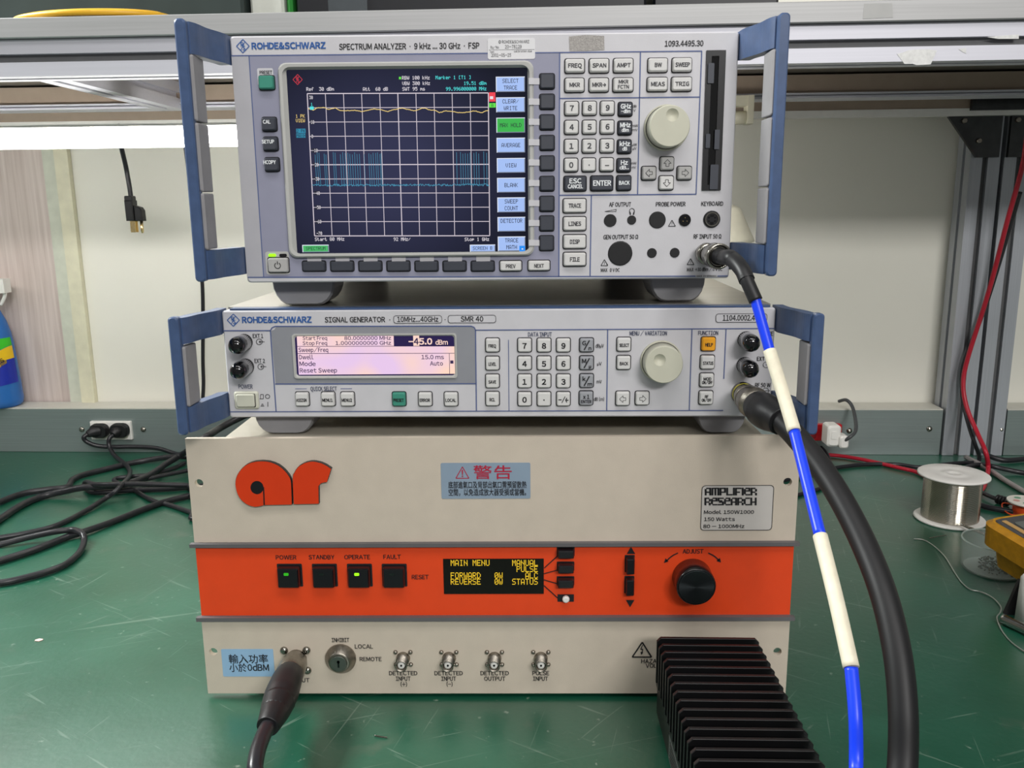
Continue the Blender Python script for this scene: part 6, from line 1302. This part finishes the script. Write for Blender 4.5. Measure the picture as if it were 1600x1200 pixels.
# cream swivel fixture behind the analyzer
fx = thing('swivel_fixture', 'cream plastic swivel fixture clamped to the rear rail behind the analyzer', 'fixture', tuple(on_y(1140, 390, 0.60)))
c = on_y(1133, 372, 0.60)
mb = MB(); ax = Vector((0.16, 0, -1)).normalized(); mb.lathe([(-0.046, 0.004), (-0.044, 0.018), (-0.038, 0.026), (0.004, 0.0385), (0.0105, 0.0400), (0.0115, 0.0360), (0.0165, 0.0360), (0.0175, 0.0395), (0.026, 0.038), (0.044, 0.018), (0.045, 0.004)], tuple(c), tuple(ax), 40); part(fx, 'swivel_head', mb, M('fixture_cream', (208, 204, 184), 0.5))
mb = MB(); pa, pb = on_y(1133, 325, 0.60), on_y(1140, 190, 0.60); mb.tube([pa, (pa+pb)/2, pb], 0.008, 14); part(fx, 'stem', mb, M('stem_beige', (150, 144, 130), 0.4))
a, b = on_y(1150, 192, 0.59), on_y(1176, 152, 0.59)
mb = MB(); mb.box(on_y(1166, 170, 0.59).x, b.x, 0.580, 0.605, a.z-0.002, b.z+0.002); mb.box(on_y(1130, 170, 0.59).x, on_y(1166, 170, 0.59).x, 0.582, 0.603, b.z-0.012, b.z+0.002); mb.lathe([(0, 0.009), (0.03, 0.009)], (on_y(1135, 190, 0.59).x, 0.592, on_y(1135, 184, 0.59).z), (1, 0, 0), 16); part(fx, 'clamp', mb, bpy.data.materials['fixture_cream'])

# ------------------------------------------------------------------ things on the shelf (only their fronts show over the edge)
SH = 0.5985+0.0002
def sbox(name, label, cat, u0, u1, y, h, d, mat, lid=None, lidm=None):
    c, s = math.cos(BR), math.sin(BR)
    p0 = on_y(u0, 15, y); p1 = on_y(u1, 15, y); W_ = (p1-p0).length
    t = thing(name, label, cat, (p0.x, p0.y, SH), BR)
    mb = MB(); mb.prism(rrect(W_, h, 0.004, 2, W_/2, h/2), 0, d, 0, 0.003); obj('box_body', mb, mat, t)
    if lid:
        mb = MB(); mb.prism(rrect(W_-0.001, 0.012, 0.003, 2, W_/2, h+0.0065), -0.003, d+0.001, 0, 0.002); obj(lid, mb, lidm or mat, t)
    return t
sbox('storage_bin', 'dark grey green storage bin on the shelf, leftmost', 'bin', -120, 385, 0.40, 0.10, 0.22, M('bin_grey_green', (52, 62, 60), 0.35, var=0.15, scale=15), 'bin_lid')
sbox('white_carton', 'white carton end between the dark bins on the shelf', 'box', 391, 444, 0.40, 0.08, 0.2, M('carton_white', (200, 204, 196), 0.6), 'carton_flap')
sbox('green_folder', 'narrow bright green folder edge on the shelf', 'folder', 448, 457, 0.40, 0.11, 0.22, M('folder_green', (40, 130, 50), 0.5), 'folder_spine')
b3 = sbox('black_case', 'long black case on the shelf above the analyzer', 'case', 463, 1008, 0.40, 0.12, 0.2, M('case_black', (16, 18, 24), 0.4, var=0.1), 'case_lid')
mb = MB(); mb.prism(rrect(0.045, 0.05, 0.002, 2, 0.060, 0.035), -0.0012, -0.0001); obj('case_label', mb, M('case_patch_grey', (60, 66, 70), 0.4), b3)
sbox('black_case', 'shorter black case on the shelf at the right', 'case', 1020, 1215, 0.40, 0.12, 0.2, bpy.data.materials['case_black'], 'case_lid')['group'] = 'black cases on the shelf'
b3['group'] = 'black cases on the shelf'
YC = M('cable_yellow', (224, 172, 44), 0.4, var=0.05)
mb = MB()
ctr = (on_y(158, 26, 0.36)); 
W = []
for k_ in range(40):
    a = k_*0.33; rr = 0.078-0.0004*k_; W.append(Vector((ctr.x+rr*1.15*math.cos(a), 0.345+0.045*math.sin(a), SH+0.0036+0.0017*(k_/6.5)*(0.6+0.4*math.cos(a*0.9)))))
mb.tube(W, 0.0032, 10, 0, 3); tag(obj('yellow_cable', mb, YC), 'coiled yellow cable lying on the front edge of the shelf', 'cable')
